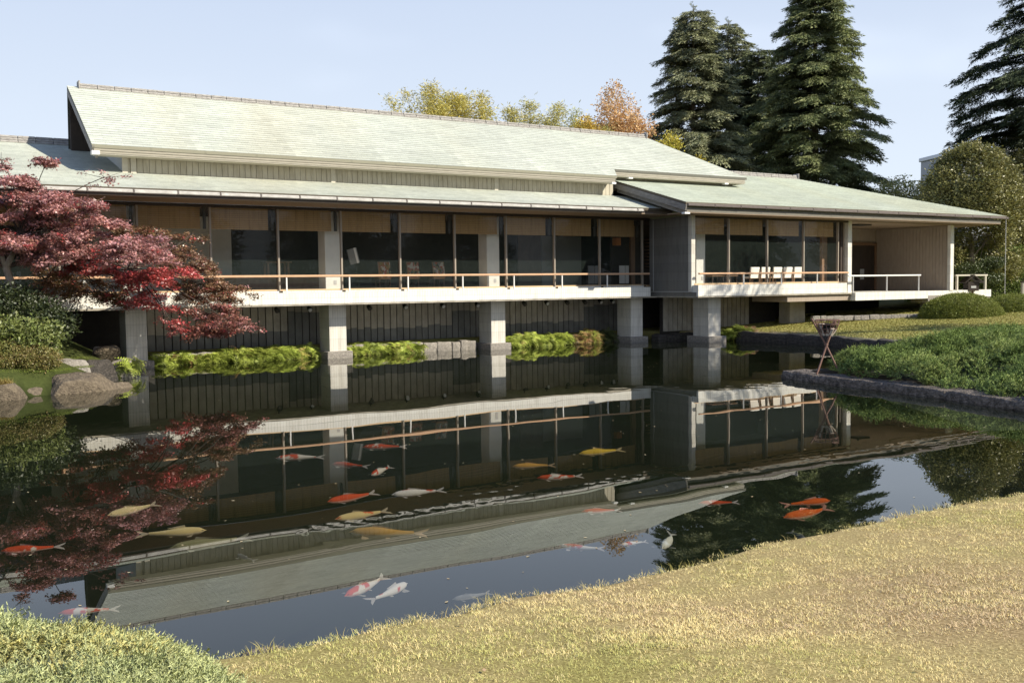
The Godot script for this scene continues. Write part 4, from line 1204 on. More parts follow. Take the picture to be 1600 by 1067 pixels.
func make_koi() -> void:
	var list := [
		[-5.71, -10.89, -5.04, -11.10, 0.10, "red", "red koi with white belly and tail, cut by the frame's edge", 0.05], [-5.20, -12.55, -4.77, -13.27, 0.10, "pale", "plain pale yellow koi nearest the maple's reflection", 0.03], [-3.66, -11.68, -4.49, -11.51, 0.09, "yellow_red", "pale yellow koi with small red spots, facing away from the maple", -0.02],
		[-3.83, -10.89, -3.01, -11.38, 0.09, "olive", "large olive gold koi with visible scales", 0.04], [-3.05, -10.77, -2.75, -10.50, 0.14, "grey", "small dark grey koi just below the olive one's tail", 0.05], [-4.00, -16.57, -3.13, -16.63, 0.09, "red_white", "red and white koi farthest back beside a mullion's reflection", 0.0],
		[-2.94, -15.96, -2.26, -15.69, 0.09, "red", "slim red koi with pale tail crossing the column's reflection", 0.0], [-2.17, -14.99, -1.93, -15.72, 0.09, "red_white", "small red and white koi swimming at a slant", 0.0], [-2.71, -17.65, -1.85, -17.66, 0.10, "red", "red koi under the handrail's reflection", 0.0],
		[-2.50, -13.15, -1.88, -13.76, 0.09, "red", "bright red koi with one white patch above the yellow red-patched one", 0.02], [-1.69, -13.54, -0.92, -13.84, 0.09, "white_red", "long white koi with a red head", 0.02], [-2.22, -12.15, -1.56, -12.64, 0.09, "yellow_red", "pale yellow koi with one red saddle patch", 0.03],
		[-1.96, -11.63, -0.95, -11.54, 0.12, "gold", "largest golden orange koi with pale fins", 0.02], [-1.64, -9.38, -1.31, -10.08, 0.18, "red_white", "red headed koi with spread white fins in the sky's reflection", 0.06], [-1.05, -9.58, -1.39, -9.00, 0.12, "white_red", "white koi with red blotches in the sky's reflection", -0.05],
		[-0.62, -9.62, -0.22, -9.85, 0.30, "grey", "faint dark koi deep in the blue reflection", 0.03], [-0.02, -15.82, 0.72, -15.88, 0.14, "gold", "dull orange koi below the second column's reflection", 0.0], [0.34, -14.59, 1.08, -14.74, 0.09, "red_white", "red and white koi between the yellow and the dull orange one", 0.02],
		[1.10, -16.58, 1.94, -16.97, 0.08, "yellow", "clear yellow koi, the only bright yellow one", 0.03], [0.87, -12.69, 1.43, -12.77, 0.16, "red", "red koi beneath the roof's reflected edge", 0.0], [0.52, -11.56, 1.09, -11.42, 0.30, "red_white", "faint red and white koi sunk deep by the roof's reflection", 0.03],
		[1.22, -11.35, 1.58, -11.49, 0.24, "white_red", "small half hidden orange and white koi beside the white one", 0.0], [1.59, -10.58, 1.80, -11.32, 0.08, "white", "plain white koi heading for the near bank", 0.05], [2.42, -12.91, 3.0, -12.96, 0.12, "red", "dark red koi in the conifer's reflection", 0.0],
		[4.14, -12.85, 3.40, -12.62, 0.09, "orange", "smaller orange koi behind the big orange one", 0.0], [3.25, -11.86, 4.0, -12.42, 0.07, "orange", "big plain orange koi nearest the near bank", 0.05], [3.35, -11.2, 3.30, -11.85, 0.22, "grey", "ghostly grey koi, tail showing below the big orange one", 0.05],
		[-4.15, -8.86, -3.6, -8.98, 0.14, "red_white", "red and white koi partly hidden by the foreground juniper", 0.0]]
	for i in list.size():
		var q: Array = list[i]
		koi(i, Vector2(q[0], q[1]), Vector2(q[2], q[3]), q[4], q[5], q[6], q[7] * 1.6 + 0.035 * sin(i * 2.3))

# ------------------------------------------------------------------ plants
func leaf_cluster(seed_: int, n: int, l: float, w: float, r: float, flat := 0.6, up := 0.5) -> ArrayMesh:
	# a handful of separate folded leaves round a twig end
	var g := RandomNumberGenerator.new()
	g.seed = seed_
	var m := MB.new()
	for i in n:
		var o := Vector3(g.randfn(), g.randfn() * flat, g.randfn()) * r * 0.55
		var d := (Vector3(g.randfn(), g.randfn() * 0.5 - 0.1, g.randfn()) + o / r * 0.8).normalized()
		var nn := (Vector3(g.randfn(), g.randfn(), g.randfn()) + Vector3.UP * up * 2.0).normalized()
		var s := d.cross(nn).normalized()
		nn = s.cross(d).normalized()
		if nn.y < 0 and up > 0: nn = -nn
		var ll := l * g.randf_range(0.7, 1.25)
		var ww := w * g.randf_range(0.75, 1.2)
		var k := g.randf_range(0.75, 1.2)
		var c := Color(k, k * g.randf_range(0.94, 1.06), k * g.randf_range(0.9, 1.1))
		var a := o; var b := o + d * ll * 0.45 + s * ww; var e := o + d * ll; var f := o + d * ll * 0.45 - s * ww
		var n1 := (nn + s * 0.35).normalized(); var n2 := (nn - s * 0.35).normalized()
		var i0 := m.vert(a, nn, c); m.vert(b, n1, c); m.vert(e, nn, c); m.vert(f, n2, c)
		m.tri(i0, i0 + 1, i0 + 2); m.tri(i0, i0 + 2, i0 + 3)
	m.orient()
	return m.mesh()

func maple_cluster(seed_: int, n: int) -> ArrayMesh:
	# five-lobed leaves held flat in layers
	var g := RandomNumberGenerator.new()
	g.seed = seed_
	var m := MB.new()
	for i in n:
		var o := Vector3(g.randf_range(-1, 1) * 0.13, g.randf_range(-1, 1) * 0.045, g.randf_range(-1, 1) * 0.13)
		var nn := (Vector3(g.randfn() * 0.6 + 0.25, 1.0, g.randfn() * 0.6 + 0.45)).normalized()
		var d := nn.cross(Vector3(g.randfn(), 0.2, g.randfn())).normalized()
		var s := nn.cross(d)
		var l := g.randf_range(0.035, 0.058)
		var k := g.randf_range(0.7, 1.25)
		var c := Color(k, k * g.randf_range(0.85, 1.15), k * g.randf_range(0.85, 1.15))
		for q in [-1.25, -0.55, 0.0, 0.55, 1.25]:
			var dd: Vector3 = d * cos(q) + s * sin(q)
			var ss: Vector3 = s * cos(q) - d * sin(q)
			var ln: float = l * (1.0 - 0.25 * absf(q) / 1.25)
			var p := o + dd * ln - nn * 0.010
			var i0 := m.vert(o - ss * ln * 0.10, nn, c); m.vert(o + ss * ln * 0.10, nn, c); m.vert(o + dd * ln * 0.45 + ss * ln * 0.17, nn, c); m.vert(p, nn, c); m.vert(o + dd * ln * 0.45 - ss * ln * 0.17, nn, c)
			m.tri(i0, i0 + 1, i0 + 2); m.tri(i0, i0 + 2, i0 + 4); m.tri(i0 + 4, i0 + 2, i0 + 3)
	m.orient()
	return m.mesh()

func limb(m: MB, a: Vector3, b: Vector3, r0: float, r1: float, sag := 0.0, sides := 6) -> void:
	var pts := []
	var rad := []
	var n := 6
	var o := Vector3(rng.randfn(), rng.randfn() * 0.4, rng.randfn()) * a.distance_to(b) * 0.05
	for i in n + 1:
		var t := float(i) / n
		pts.append(a.lerp(b, t) + o * sin(t * PI) + Vector3(0, sag * sin(t * PI), 0)); rad.append(lerpf(r0, r1, t))
	m.tube(pts, rad, sides)

const PADS := [
[-11.91, 6.06, -29.46, 0.85, 0.23, "P"],
[-14.29, 5.78, -29.16, 0.75, 0.28, "P"],
[-13.54, 6.49, -29.33, 0.26, 0.09, "P"],
[-14.76, 6.57, -29.10, 0.19, 0.28, "P"],
[-13.02, 5.39, -29.07, 1.03, 0.30, "P"],
[-12.73, 5.15, -29.63, 0.48, 0.23, "P"],
[-14.46, 5.17, -29.69, 0.86, 0.38, "P"],
[-13.47, 5.01, -30.56, 0.28, 0.16, "R"],
[-13.93, 4.60, -29.44, 1.23, 0.42, "P"],
[-12.40, 4.59, -29.47, 0.95, 0.34, "P"],
[-13.86, 4.09, -28.70, 1.02, 0.37, "P"],
[-13.15, 3.88, -29.23, 0.94, 0.34, "P"],
[-12.43, 4.70, -32.66, 0.84, 0.21, "B"],
[-11.33, 4.41, -33.02, 1.06, 0.30, "B"],
[-10.43, 4.56, -32.86, 0.53, 0.17, "B"],
[-11.52, 4.20, -29.55, 1.14, 0.23, "P"],
[-10.80, 3.84, -29.07, 1.12, 0.26, "P"],
[-10.98, 3.89, -32.63, 0.94, 0.42, "B"],
[-13.05, 3.71, -30.88, 0.79, 0.28, "R"],
[-12.04, 3.40, -30.66, 1.28, 0.35, "R"],
[-10.88, 3.17, -30.73, 0.99, 0.32, "R"],
[-11.41, 2.64, -31.34, 1.11, 0.36, "R"],
[-10.68, 3.47, -32.74, 0.74, 0.34, "B"],
[-10.37, 2.93, -32.91, 1.06, 0.30, "B"],
[-9.42, 2.72, -33.20, 0.85, 0.21, "B"],
[-10.19, 2.49, -33.47, 0.97, 0.22, "B"],
[-14.61, 3.16, -31.33, 1.01, 0.24, "O"],
[-14.31, 2.91, -31.73, 0.92, 0.24, "O"],
[-13.10, 2.72, -31.48, 0.91, 0.28, "O"],
[-12.58, 2.47, -31.32, 0.70, 0.20, "O"],
[-10.72, 1.96, -30.69, 0.79, 0.28, "R"],
[-10.33, 1.50, -30.48, 0.35, 0.24, "R"],
[-9.40, 1.93, -31.41, 0.91, 0.32, "D"],
[-8.71, 1.63, -31.00, 0.90, 0.24, "D"],
[-9.52, 1.44, -31.36, 0.60, 0.16, "D"],
[-15.39, 5.04, -28.76, 1.11, 0.74, "P"],
[-15.85, 3.77, -28.82, 1.11, 0.65, "P"],
[-15.61, 6.04, -29.60, 0.57, 0.29, "P"]
]

func make_maple() -> void:
	var base := Vector3(-15.0, 0.9, -30.0)
	var t := thing("maple_tree", "red Japanese maple leaning out over the pond before the house", "tree", base)
	var tm := MB.new()
	var fork := Vector3(-15.0, 3.45, -29.6)
	limb(tm, base - Vector3(0, 0.3, 0), Vector3(-14.75, 2.4, -29.5), 0.15, 0.12)
	limb(tm, Vector3(-14.75, 2.4, -29.5), fork, 0.12, 0.11)
	var fork2 := Vector3(-14.4, 4.4, -29.3)
	limb(tm, fork, fork2, 0.10, 0.08)
	limb(tm, fork, Vector3(-15.4, 5.4, -29.0), 0.09, 0.05)
	var bm := MB.new()
	var fork3 := Vector3(-13.6, 3.75, -30.3)
	limb(bm, fork, fork3, 0.08, 0.05, 0.1)
	var fork4 := Vector3(-12.0, 3.4, -31.2)
	limb(bm, fork3, fork4, 0.05, 0.035, 0.08)
	var xs := [[], [], []]
	var cs := [PackedColorArray(), PackedColorArray(), PackedColorArray()]
	var gain := {"P": [Color(0.58, 0.31, 0.295), Color(0.43, 0.20, 0.16)], "R": [Color(0.60, 0.09, 0.09), Color(0.50, 0.13, 0.11)], "B": [Color(0.30, 0.17, 0.10), Color(0.26, 0.165, 0.085)], "O": [Color(0.27, 0.12, 0.055), Color(0.19, 0.15, 0.06)], "D": [Color(0.35, 0.13, 0.105), Color(0.29, 0.14, 0.09)]}
	for p in PADS:
		var c := Vector3(p[0], p[1], p[2])
		var rx: float = p[3] * 1.08
		var ry: float = p[4] * 0.9
		var from := fork2 if c.y > 3.9 and c.x < -11.5 else fork3 if c.x < -11.2 else fork4
		if c.y > 5.2: from = fork2
		limb(bm, from, c, 0.028, 0.008, 0.05, 5)
		var n := int(740.0 * rx * (0.5 + ry * 1.6))
		if p[5] == "O": n = int(n * 0.65)
		var subs := []
		for q in int(4 + rx * 5.0):
			var sa := rng.randf() * TAU
			var sr := sqrt(rng.randf())
			subs.append([Vector3(cos(sa) * sr * rx * 0.95, rng.randf_range(-1.5, 1.1) * ry * (1.05 - 0.4 * sr), sin(sa) * sr * rx * 0.8), rx * rng.randf_range(0.26, 0.55), rng.randf_range(-0.4, 0.4), rng.randf_range(0.72, 1.18), Vector3(cos(sa), 0, sin(sa))])
			limb(bm, c + Vector3(0, -0.04, 0), c + subs[-1][0], 0.009, 0.004, 0.0, 4)
		for i in n:
			var an := rng.randf() * TAU
			var rr := sqrt(rng.randf())
			var sb: Array = subs[i % subs.size()]
			var q: Vector3 = Vector3(cos(an) * rr, 0, sin(an) * rr) * float(sb[1])
			var lump := nz.get_noise_3d((c.x + q.x) * 90.0, (c.y + sb[0].y) * 60.0, (c.z + q.z) * 90.0)
			if lump < -0.20 + 0.26 * rr: continue
			q.y = 0.07 * rng.randf_range(-1.0, 1.0) + lump * 0.10 - 0.35 * rr * rr * sb[1] - 0.25 * q.dot(sb[4]) + sb[2] * q.x * 0.3
			q += sb[0]
			var k := rng.randi_range(0, 2)
			var s := rng.randf_range(0.95, 1.4)
			xs[k].append(Transform3D(Basis.from_euler(Vector3(rng.randf_range(-0.4, 0.4), rng.randf() * TAU, rng.randf_range(-0.4, 0.4))).scaled(Vector3(s, s, s)), c + q - base))
			var pl: String = p[5] if rng.randf() < 0.8 else "PRBD"[rng.randi_range(0, 3)]
			cs[k].append(rcol(gain[pl][0], gain[pl][1], 0.22) * sb[3])
			if i % 60 == 0: limb(bm, c + Vector3(q.x * 0.3, -0.05, q.z * 0.3), c + q, 0.008, 0.003, 0.0, 4)
	for m in [tm, bm]:
		for i in m.v.size(): m.v[i] -= base
	var tr := part("trunk", tm.mesh(), mats.pale_bark, t)
	part("branches", bm.mesh(), mat("maple_twig", lin(0.06, 0.045, 0.035), 0.9), tr)
	var lm := leaf_mat("maple_leaf", 0.36, 0.35, 0.6)
	for k in 3: scatter("crown", maple_cluster(400 + k, 9), lm, t, xs[k], cs[k])

func cedar_spray(seed_: int) -> ArrayMesh:
	# drooping flat frond of needle tufts
	var g := RandomNumberGenerator.new()
	g.seed = seed_
	var m := MB.new()
	for i in 26:
		var u := g.randf()
		var sd := g.randf_range(-1, 1)
		var o := Vector3(sd * 0.26 * (1.0 - 0.6 * u), -0.22 * u * u - 0.10 * absf(sd), u * 0.75)
		var d := Vector3(sd * 0.8 + g.randfn() * 0.25, -0.35 + g.randfn() * 0.22, 0.75).normalized()
		var l := g.randf_range(0.13, 0.26)
		var nn := (Vector3.UP + Vector3(g.randfn(), 0, g.randfn()) * 0.5).normalized()
		var s := d.cross(nn).normalized() * g.randf_range(0.016, 0.030)
		var k := g.randf_range(0.65, 1.3)
		var c := Color(k, k, k * g.randf_range(0.85, 1.15))
		var a := m.vert(o - s, nn, c); m.vert(o + s, nn, c); m.vert(o + d * l, nn, c)
		m.tri(a, a + 1, a + 2)
		var s2 := nn.cross(d).cross(d).normalized() * 0.018
		a = m.vert(o - s2, nn, c); m.vert(o + s2, nn, c); m.vert(o + d * l * 0.85 + Vector3(0, -0.02, 0), nn, c)
		m.tri(a, a + 1, a + 2)
	m.orient()
	return m.mesh()

func cedar(label: String, base: Vector3, h: float, r: float, y0: float, c0: Color, c1: Color, seed_: int, dens := 1.0, tier := 0.62, droop := 0.16) -> void:
	rng.seed = seed_
	var t := thing("cedar_tree", label, "tree", base, 0.0, "conifers behind the house")
	var tm := MB.new()
	tm.tube([Vector3(0, -0.5, 0), Vector3(0.05, h * 0.3, 0), Vector3(-0.04, h * 0.65, 0.03), Vector3(0, h, 0)], [h * 0.017, h * 0.013, h * 0.007, 0.02], 9)
	var xs := [[], [], []]
	var cs := [PackedColorArray(), PackedColorArray(), PackedColorArray()]
	var y := y0
	while y < h - 0.3:
		var f := (y - y0) / (h - y0)
		var reach: float = r * pow(1.0 - f, 0.62) * rng.randf_range(0.85, 1.08) + 0.18
		var nb := rng.randi_range(5, 7)
		var turn := rng.randf() * TAU
		for b in nb:
			var an := turn + TAU * b / nb + rng.randf_range(-0.25, 0.25)
			var L := reach * rng.randf_range(0.6, 1.12)
			var out := Vector3(cos(an), 0, sin(an))
			var rise := rng.randf_range(0.04, 0.26) + f * 0.25
			var yy := y + rng.randf_range(-0.25, 0.25)
			var pts := []
			var rad := []
			for i in 6:
				var u := i / 5.0
				pts.append(Vector3(0, yy, 0) + out * L * u + Vector3(0, L * (rise * u - (rise * 0.6 + droop) * u * u * u), 0)); rad.append(lerpf(0.05 * (1.0 - f) + 0.015, 0.008, u))
			tm.tube(pts, rad, 4, Color.WHITE, false)
			var n := int(maxf(6.0, L * 15.0 * dens))
			for i in n:
				var u := pow(rng.randf(), 0.75) * 0.96 + 0.04
				if u < 0.18 and rng.randf() < 0.6: continue
				var p := Vector3(0, yy, 0) + out * L * u + Vector3(0, L * (rise * u - (rise * 0.6 + droop) * u * u * u), 0)
				var side := Vector3(-out.z, 0, out.x)
				var sp := rng.randf_range(-1, 1)
				p += side * sp * L * 0.20 * (1.15 - u) + Vector3(0, -0.05 * absf(sp) * L * 0.5, 0)
				var fwd := (out + side * sp * 0.9).normalized()
				var s := rng.randf_range(0.9, 1.5) * (0.75 + 0.25 * (1.0 - f))
				var bs := Basis(Vector3.UP.cross(fwd).normalized(), Vector3.UP, fwd) * Basis(Vector3.RIGHT, rng.randf_range(-0.25, 0.35))
				var k := rng.randi_range(0, 2)
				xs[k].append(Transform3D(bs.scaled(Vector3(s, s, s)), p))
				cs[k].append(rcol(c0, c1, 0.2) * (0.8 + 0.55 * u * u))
		y += tier * rng.randf_range(0.75, 1.25) * (1.0 - 0.35 * f)
	for i in 8:
		xs[0].append(Transform3D(Basis(Vector3.RIGHT, -1.2).rotated(Vector3.UP, i * 0.8).scaled(Vector3(0.5, 0.5, 0.6)), Vector3(0, h - 0.5 + 0.05 * i, 0)))
		cs[0].append(c0)
	part("trunk", tm.mesh(), mats.bark, t)
	var lm := leaf_mat("needle", 0.6, 0.12, 0.35)
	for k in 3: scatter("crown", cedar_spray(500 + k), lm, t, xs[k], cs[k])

func broadleaf(called: String, label: String, base: Vector3, h: float, lobes: Array, n: int, leaf: ArrayMesh, lm: Material, c0: Color, c1: Color, seed_: int, group := "", bark := "bark", shell := 0.62, gap := -0.12) -> Node3D:
	# trunk, limbs to every lobe of the crown, and leaf clusters mostly near the lobes' outside with gaps between clumps
	rng.seed = seed_
	var t := thing(called, label, "tree", base, 0.0, group)
	var tm := MB.new()
	var top := Vector3(0, h * 0.45, 0)
	var tr := clampf(h * 0.018, 0.05, 0.3)
	limb(tm, Vector3(0, -0.4, 0), top, tr * 1.3, tr, 0, 8)
	var xs := [[], []]
	var cs := [PackedColorArray(), PackedColorArray()]
	var tot := 0.0
	for q in lobes: tot += q[3] * q[3] + q[3] * q[4]
	for q in lobes:
		var c := Vector3(q[0], q[1], q[2])
		var r := Vector3(q[3], q[4], q[3])
		limb(tm, top if c.y > top.y else Vector3(0, c.y * 0.6, 0), c, tr * 0.5, tr * 0.15)
		for k in 9:
			var e := c + rdir() * r * 0.85
			limb(tm, c.lerp(top, 0.2), e, tr * 0.17, 0.012, 0.0, 4)
		var m := int(n * (q[3] * q[3] + q[3] * q[4]) / tot)
		for i in m:
			var d := rdir()
			var rad := lerpf(shell, 1.0, pow(rng.randf(), 0.6)) if rng.randf() < 0.8 else rng.randf() * shell
			var p := c + d * r * rad
			var g := nz.get_noise_3d((base.x + p.x) * 26.0, p.y * 26.0, (base.z + p.z) * 26.0)
			if g < gap: continue
			p += d * r * 0.24 * g
			var k := i % 2
			var s := rng.randf_range(0.75, 1.3)
			xs[k].append(Transform3D(Basis.from_euler(Vector3(rng.randf_range(-0.6, 0.6), rng.randf() * TAU, rng.randf_range(-0.6, 0.6))).scaled(Vector3(s, s, s)), p))
			cs[k].append(rcol(c0, c1, 0.22))
	part("trunk", tm.mesh(), mats[bark], t)
	for k in 2: scatter("crown", leaf, lm, t, xs[k], cs[k])
	return t

func mound_h(x: float, z: float, bumps: Array) -> float:
	var h := -1.0
	for b in bumps:
		var q := Vector2((x - b[0]) / b[2], (z - b[1]) / b[3]).length_squared()
		if q < 1.0: h = maxf(h, b[4] + (b[5] - b[4]) * pow(1.0 - q, 0.5))
	return h

func juniper_spray(seed_: int, n: int) -> ArrayMesh:
	# upright branching tips clothed in short scale leaves
	var g := RandomNumberGenerator.new()
	g.seed = seed_
	var m := MB.new()
	for tw in 6:
		var an := g.randf() * TAU
		var td := Vector3(cos(an) * 0.75, g.randf_range(0.55, 1.0), sin(an) * 0.75).normalized()
		var tl := g.randf_range(0.06, 0.12)
		for i in n:
			var u := (i + g.randf()) / n
			var o := td * tl * u
			var d := (td * 0.9 + Vector3(g.randfn(), g.randfn(), g.randfn()) * 0.55).normalized()
			var l := g.randf_range(0.010, 0.020) * (1.15 - 0.4 * u)
			var nn := (Vector3(g.randfn(), g.randfn() + 1.2, g.randfn()) * 0.6 + td * 0.5).normalized()
			var s := d.cross(nn).normalized() * l * 0.16
			var k := g.randf_range(0.8, 1.2) * (0.75 + 0.35 * u)
			var c := Color(k, k, k * (1.05 - 0.2 * u))
			var a := m.vert(o - s, nn, c); m.vert(o + s, nn, c); m.vert(o + d * l + s * 0.7, nn, c); m.vert(o + d * l * 1.25, nn, c); m.vert(o + d * l - s * 0.7, nn, c)
			m.tri(a, a + 1, a + 2); m.tri(a, a + 2, a + 4); m.tri(a + 4, a + 2, a + 3)
	m.orient()
	return m.mesh()

func juniper(label: String, bumps: Array, count: int, size: float, c0: Color, c1: Color, c2: Color, seed_: int, under: Color) -> void:
	rng.seed = seed_
	var b0: Array = bumps[0]
	var o := Vector3(b0[0], 0, b0[1])
	var t := thing("juniper_bush", label, "juniper", o)
	var lo := Vector2(1e9, 1e9)
	var hi := -lo
	for b in bumps:
		lo = lo.min(Vector2(b[0] - b[2], b[1] - b[3])); hi = hi.max(Vector2(b[0] + b[2], b[1] + b[3]))
	var m := MB.new()
	var n := 60
	for j in n + 1:
		for i in n + 1:
			var x := lerpf(lo.x, hi.x, float(i) / n)
			var z := lerpf(lo.y, hi.y, float(j) / n)
			var h := mound_h(x, z, bumps)
			m.vert(Vector3(x, (h - 0.16 * size / 1.0) if h > 0 else -0.1, z) - o, Vector3.UP)
	for j in n:
		for i in n:
			var a := j * (n + 1) + i
			m.tri(a, a + n + 1, a + n + 2); m.tri(a, a + n + 2, a + 1)
	smooth(m)
	part("twig_mass", m.mesh(), mat("juniper_under_%d" % seed_, lin(under.r, under.g, under.b), 0.95), t).set_meta("kind", "stuff")
	var xs := [[], [], []]
	var cs := [PackedColorArray(), PackedColorArray(), PackedColorArray()]
	var tries := 0
	while tries < count:
		tries += 1
		var x := rng.randf_range(lo.x, hi.x)
		var z := rng.randf_range(lo.y, hi.y)
		var h := mound_h(x, z, bumps)
		if h < 0: continue
		var e := 0.05
		var hx := mound_h(x + e, z, bumps); var hz := mound_h(x, z + e, bumps)
		var nn := Vector3(-(maxf(hx, h - 0.12) - h) / e, 1, -(maxf(hz, h - 0.12) - h) / e).normalized()
		var g := nz.get_noise_2d(x * (55.0 if size < 1.5 else 90.0) / size, z * (55.0 if size < 1.5 else 90.0) / size)
		var y := h + (0.13 if size < 1.5 else 0.22) * size * g - 0.03 * size + rng.randf_range(-0.05, 0.035) * size
		if g < -0.18 and rng.randf() < 0.75: y -= 0.12 * size
		var up := (nn * 0.8 + Vector3.UP * 0.5 + rdir() * 0.45).normalized()
		var xa := up.cross(Vector3(rng.randfn(), 0.1, rng.randfn())).normalized()
		var s := size * rng.randf_range(0.75, 1.25)
		var k := rng.randi_range(0, 2)
		xs[k].append(Transform3D(Basis(xa, up, xa.cross(up)).scaled(Vector3(s, s, s)), Vector3(x, y, z) - o))
		var c := rcol(c0, c1, 0.14)
		if nz.get_noise_2d(x * 80.0 / size + 500, z * 80.0 / size) > 0.18 and rng.randf() < 0.7: c = rcol(c2, c1, 0.12)
		cs[k].append(c)
	var lm := leaf_mat("juniper_leaf", 0.6, 0.2, 0.3)
	for k in 3: scatter("foliage", juniper_spray(600 + k, 18), lm, t, xs[k], cs[k])

func fern_frond(seed_: int) -> ArrayMesh:
	var g := RandomNumberGenerator.new()
	g.seed = seed_
	var m := MB.new()
	for fr in 6:
		var an := TAU * fr / 6.0 + g.randf_range(-0.4, 0.4)
		var out := Vector3(cos(an), 0, sin(an))
		var sd := Vector3(-out.z, 0, out.x)
		var L := g.randf_range(0.22, 0.36)
		for i in 8:
			var u := (i + 1) / 8.0
			var c := out * L * u + Vector3(0, L * (0.9 * u - 1.05 * u * u), 0)
			var w := 0.10 * sin(PI * (0.15 + 0.85 * u)) + 0.012
			var k := g.randf_range(0.75, 1.2)
			var nn := (Vector3.UP + out * 0.4 * (u * 2 - 0.6) + Vector3(g.randfn(), 0, g.randfn()) * 0.25).normalized()
			for s in [1.0, -1.0]:
				var tip: Vector3 = c + sd * w * s + out * 0.02 + Vector3(0, -0.012, 0)
				var a := m.vert(c - out * 0.014, nn, Color(k, k, k)); m.vert(c + out * 0.020, nn, Color(k, k, k)); m.vert(tip, nn, Color(k, k, k))
				m.tri(a, a + 1, a + 2)
	m.orient()
	return m.mesh()

func ferns(label: String, from: Vector3, to: Vector3, n: int, deep: float, high: float, c0: Color, c1: Color, c2: Color, seed_: int) -> void:
	rng.seed = seed_
	var t := thing("fern_bank", label, "ferns", from)
	t.set_meta("group", "fern banks along the stone kerbs")
	var xs := [[], []]
	var cs := [PackedColorArray(), PackedColorArray()]
	var side := (to - from).cross(Vector3.UP).normalized()
	for i in int(n * 0.62):
		var u := rng.randf()
		var lump := 0.6 + 0.6 * nz.get_noise_1d(u * from.distance_to(to) * 45.0 + seed_)
		var y := rng.randf() * high * lump
		var p := from.lerp(to, u) + side * deep * rng.randf_range(-0.5, 0.5) * (1.2 - y / high) + Vector3(0, y, 0) - from
		var s := rng.randf_range(0.7, 1.45)
		var k := i % 2
		xs[k].append(Transform3D(Basis.from_euler(Vector3(rng.randf_range(-0.1, 0.9), rng.randf_range(-0.9, 0.9) + house.rotation.y, rng.randf_range(-0.5, 0.5))).scaled(Vector3(s, s, s)), p))
		cs[k].append(rcol(c2, c1, 0.15) if rng.randf() < 0.07 else rcol(c0, c1, 0.35))
	for k in 2: scatter("fronds", fern_frond(700 + k), leaf_mat("fern_leaf", 0.5, 0.45, 0.4), t, xs[k], cs[k])

func clipped(called: String, label: String, base: Vector3, r: Vector3, n: int, leaf: ArrayMesh, c0: Color, c1: Color, seed_: int, box := false, group := "") -> void:
	# closely clipped shrub: a body of leaves with a skin of small leaves
	rng.seed = seed_
	var t := thing(called, label, "hedge" if box else "shrub", base, 0.0, group)
	var m := MB.new()
	if box:
		m.box(Vector3(0, r.y, 0), r * 1.9, Basis(), 0.2)
	else:
		var sp := SphereMesh.new()
		sp.radius = 0.94; sp.height = 1.88; sp.radial_segments = 32; sp.rings = 16
		var a := sp.get_mesh_arrays()
		for i in a[Mesh.ARRAY_VERTEX].size():
			var p: Vector3 = a[Mesh.ARRAY_VERTEX][i] * r
			m.vert(p, (a[Mesh.ARRAY_NORMAL][i] / r).normalized())
		var ix: PackedInt32Array = a[Mesh.ARRAY_INDEX]
		for i in range(0, ix.size(), 3): m.tri(ix[i], ix[i + 2], ix[i + 1])
	part("twig_mass", m.mesh(), mat("hedge_under", lin(0.018, 0.024, 0.008), 0.95), t)
	var xs := [[], []]
	var cs := [PackedColorArray(), PackedColorArray()]
	for i in n:
		var d := rdir()
		var p := d * r
		if box:
			var q := Vector3(rng.randf_range(-1, 1), rng.randf_range(-1, 1), rng.randf_range(-1, 1))
			q[rng.randi_range(0, 2)] = 1.0 if rng.randf() < 0.6 else -1.0
			p = q * r + Vector3(0, r.y, 0)
		elif d.y < -0.1: continue
		var g := nz.get_noise_3d(p.x * 40.0, p.y * 40.0, p.z * 40.0)
		p += (d if not box else rdir()) * (0.05 * g + rng.randf_range(-0.04, 0.03)) * (2.2 if box else 1.0)
		var k := i % 2
		var s := rng.randf_range(0.7, 1.2)
		xs[k].append(Transform3D(Basis.from_euler(Vector3(rng.randf_range(-0.6, 0.6), rng.randf() * TAU, rng.randf_range(-0.6, 0.6))).scaled(Vector3(s, s, s)), p))
		cs[k].append(rcol(c0, c1, 0.22))
	for k in 2: scatter("leaves", leaf, leaf_mat("hedge_leaf", 0.5, 0.2, 0.4), t, xs[k], cs[k])

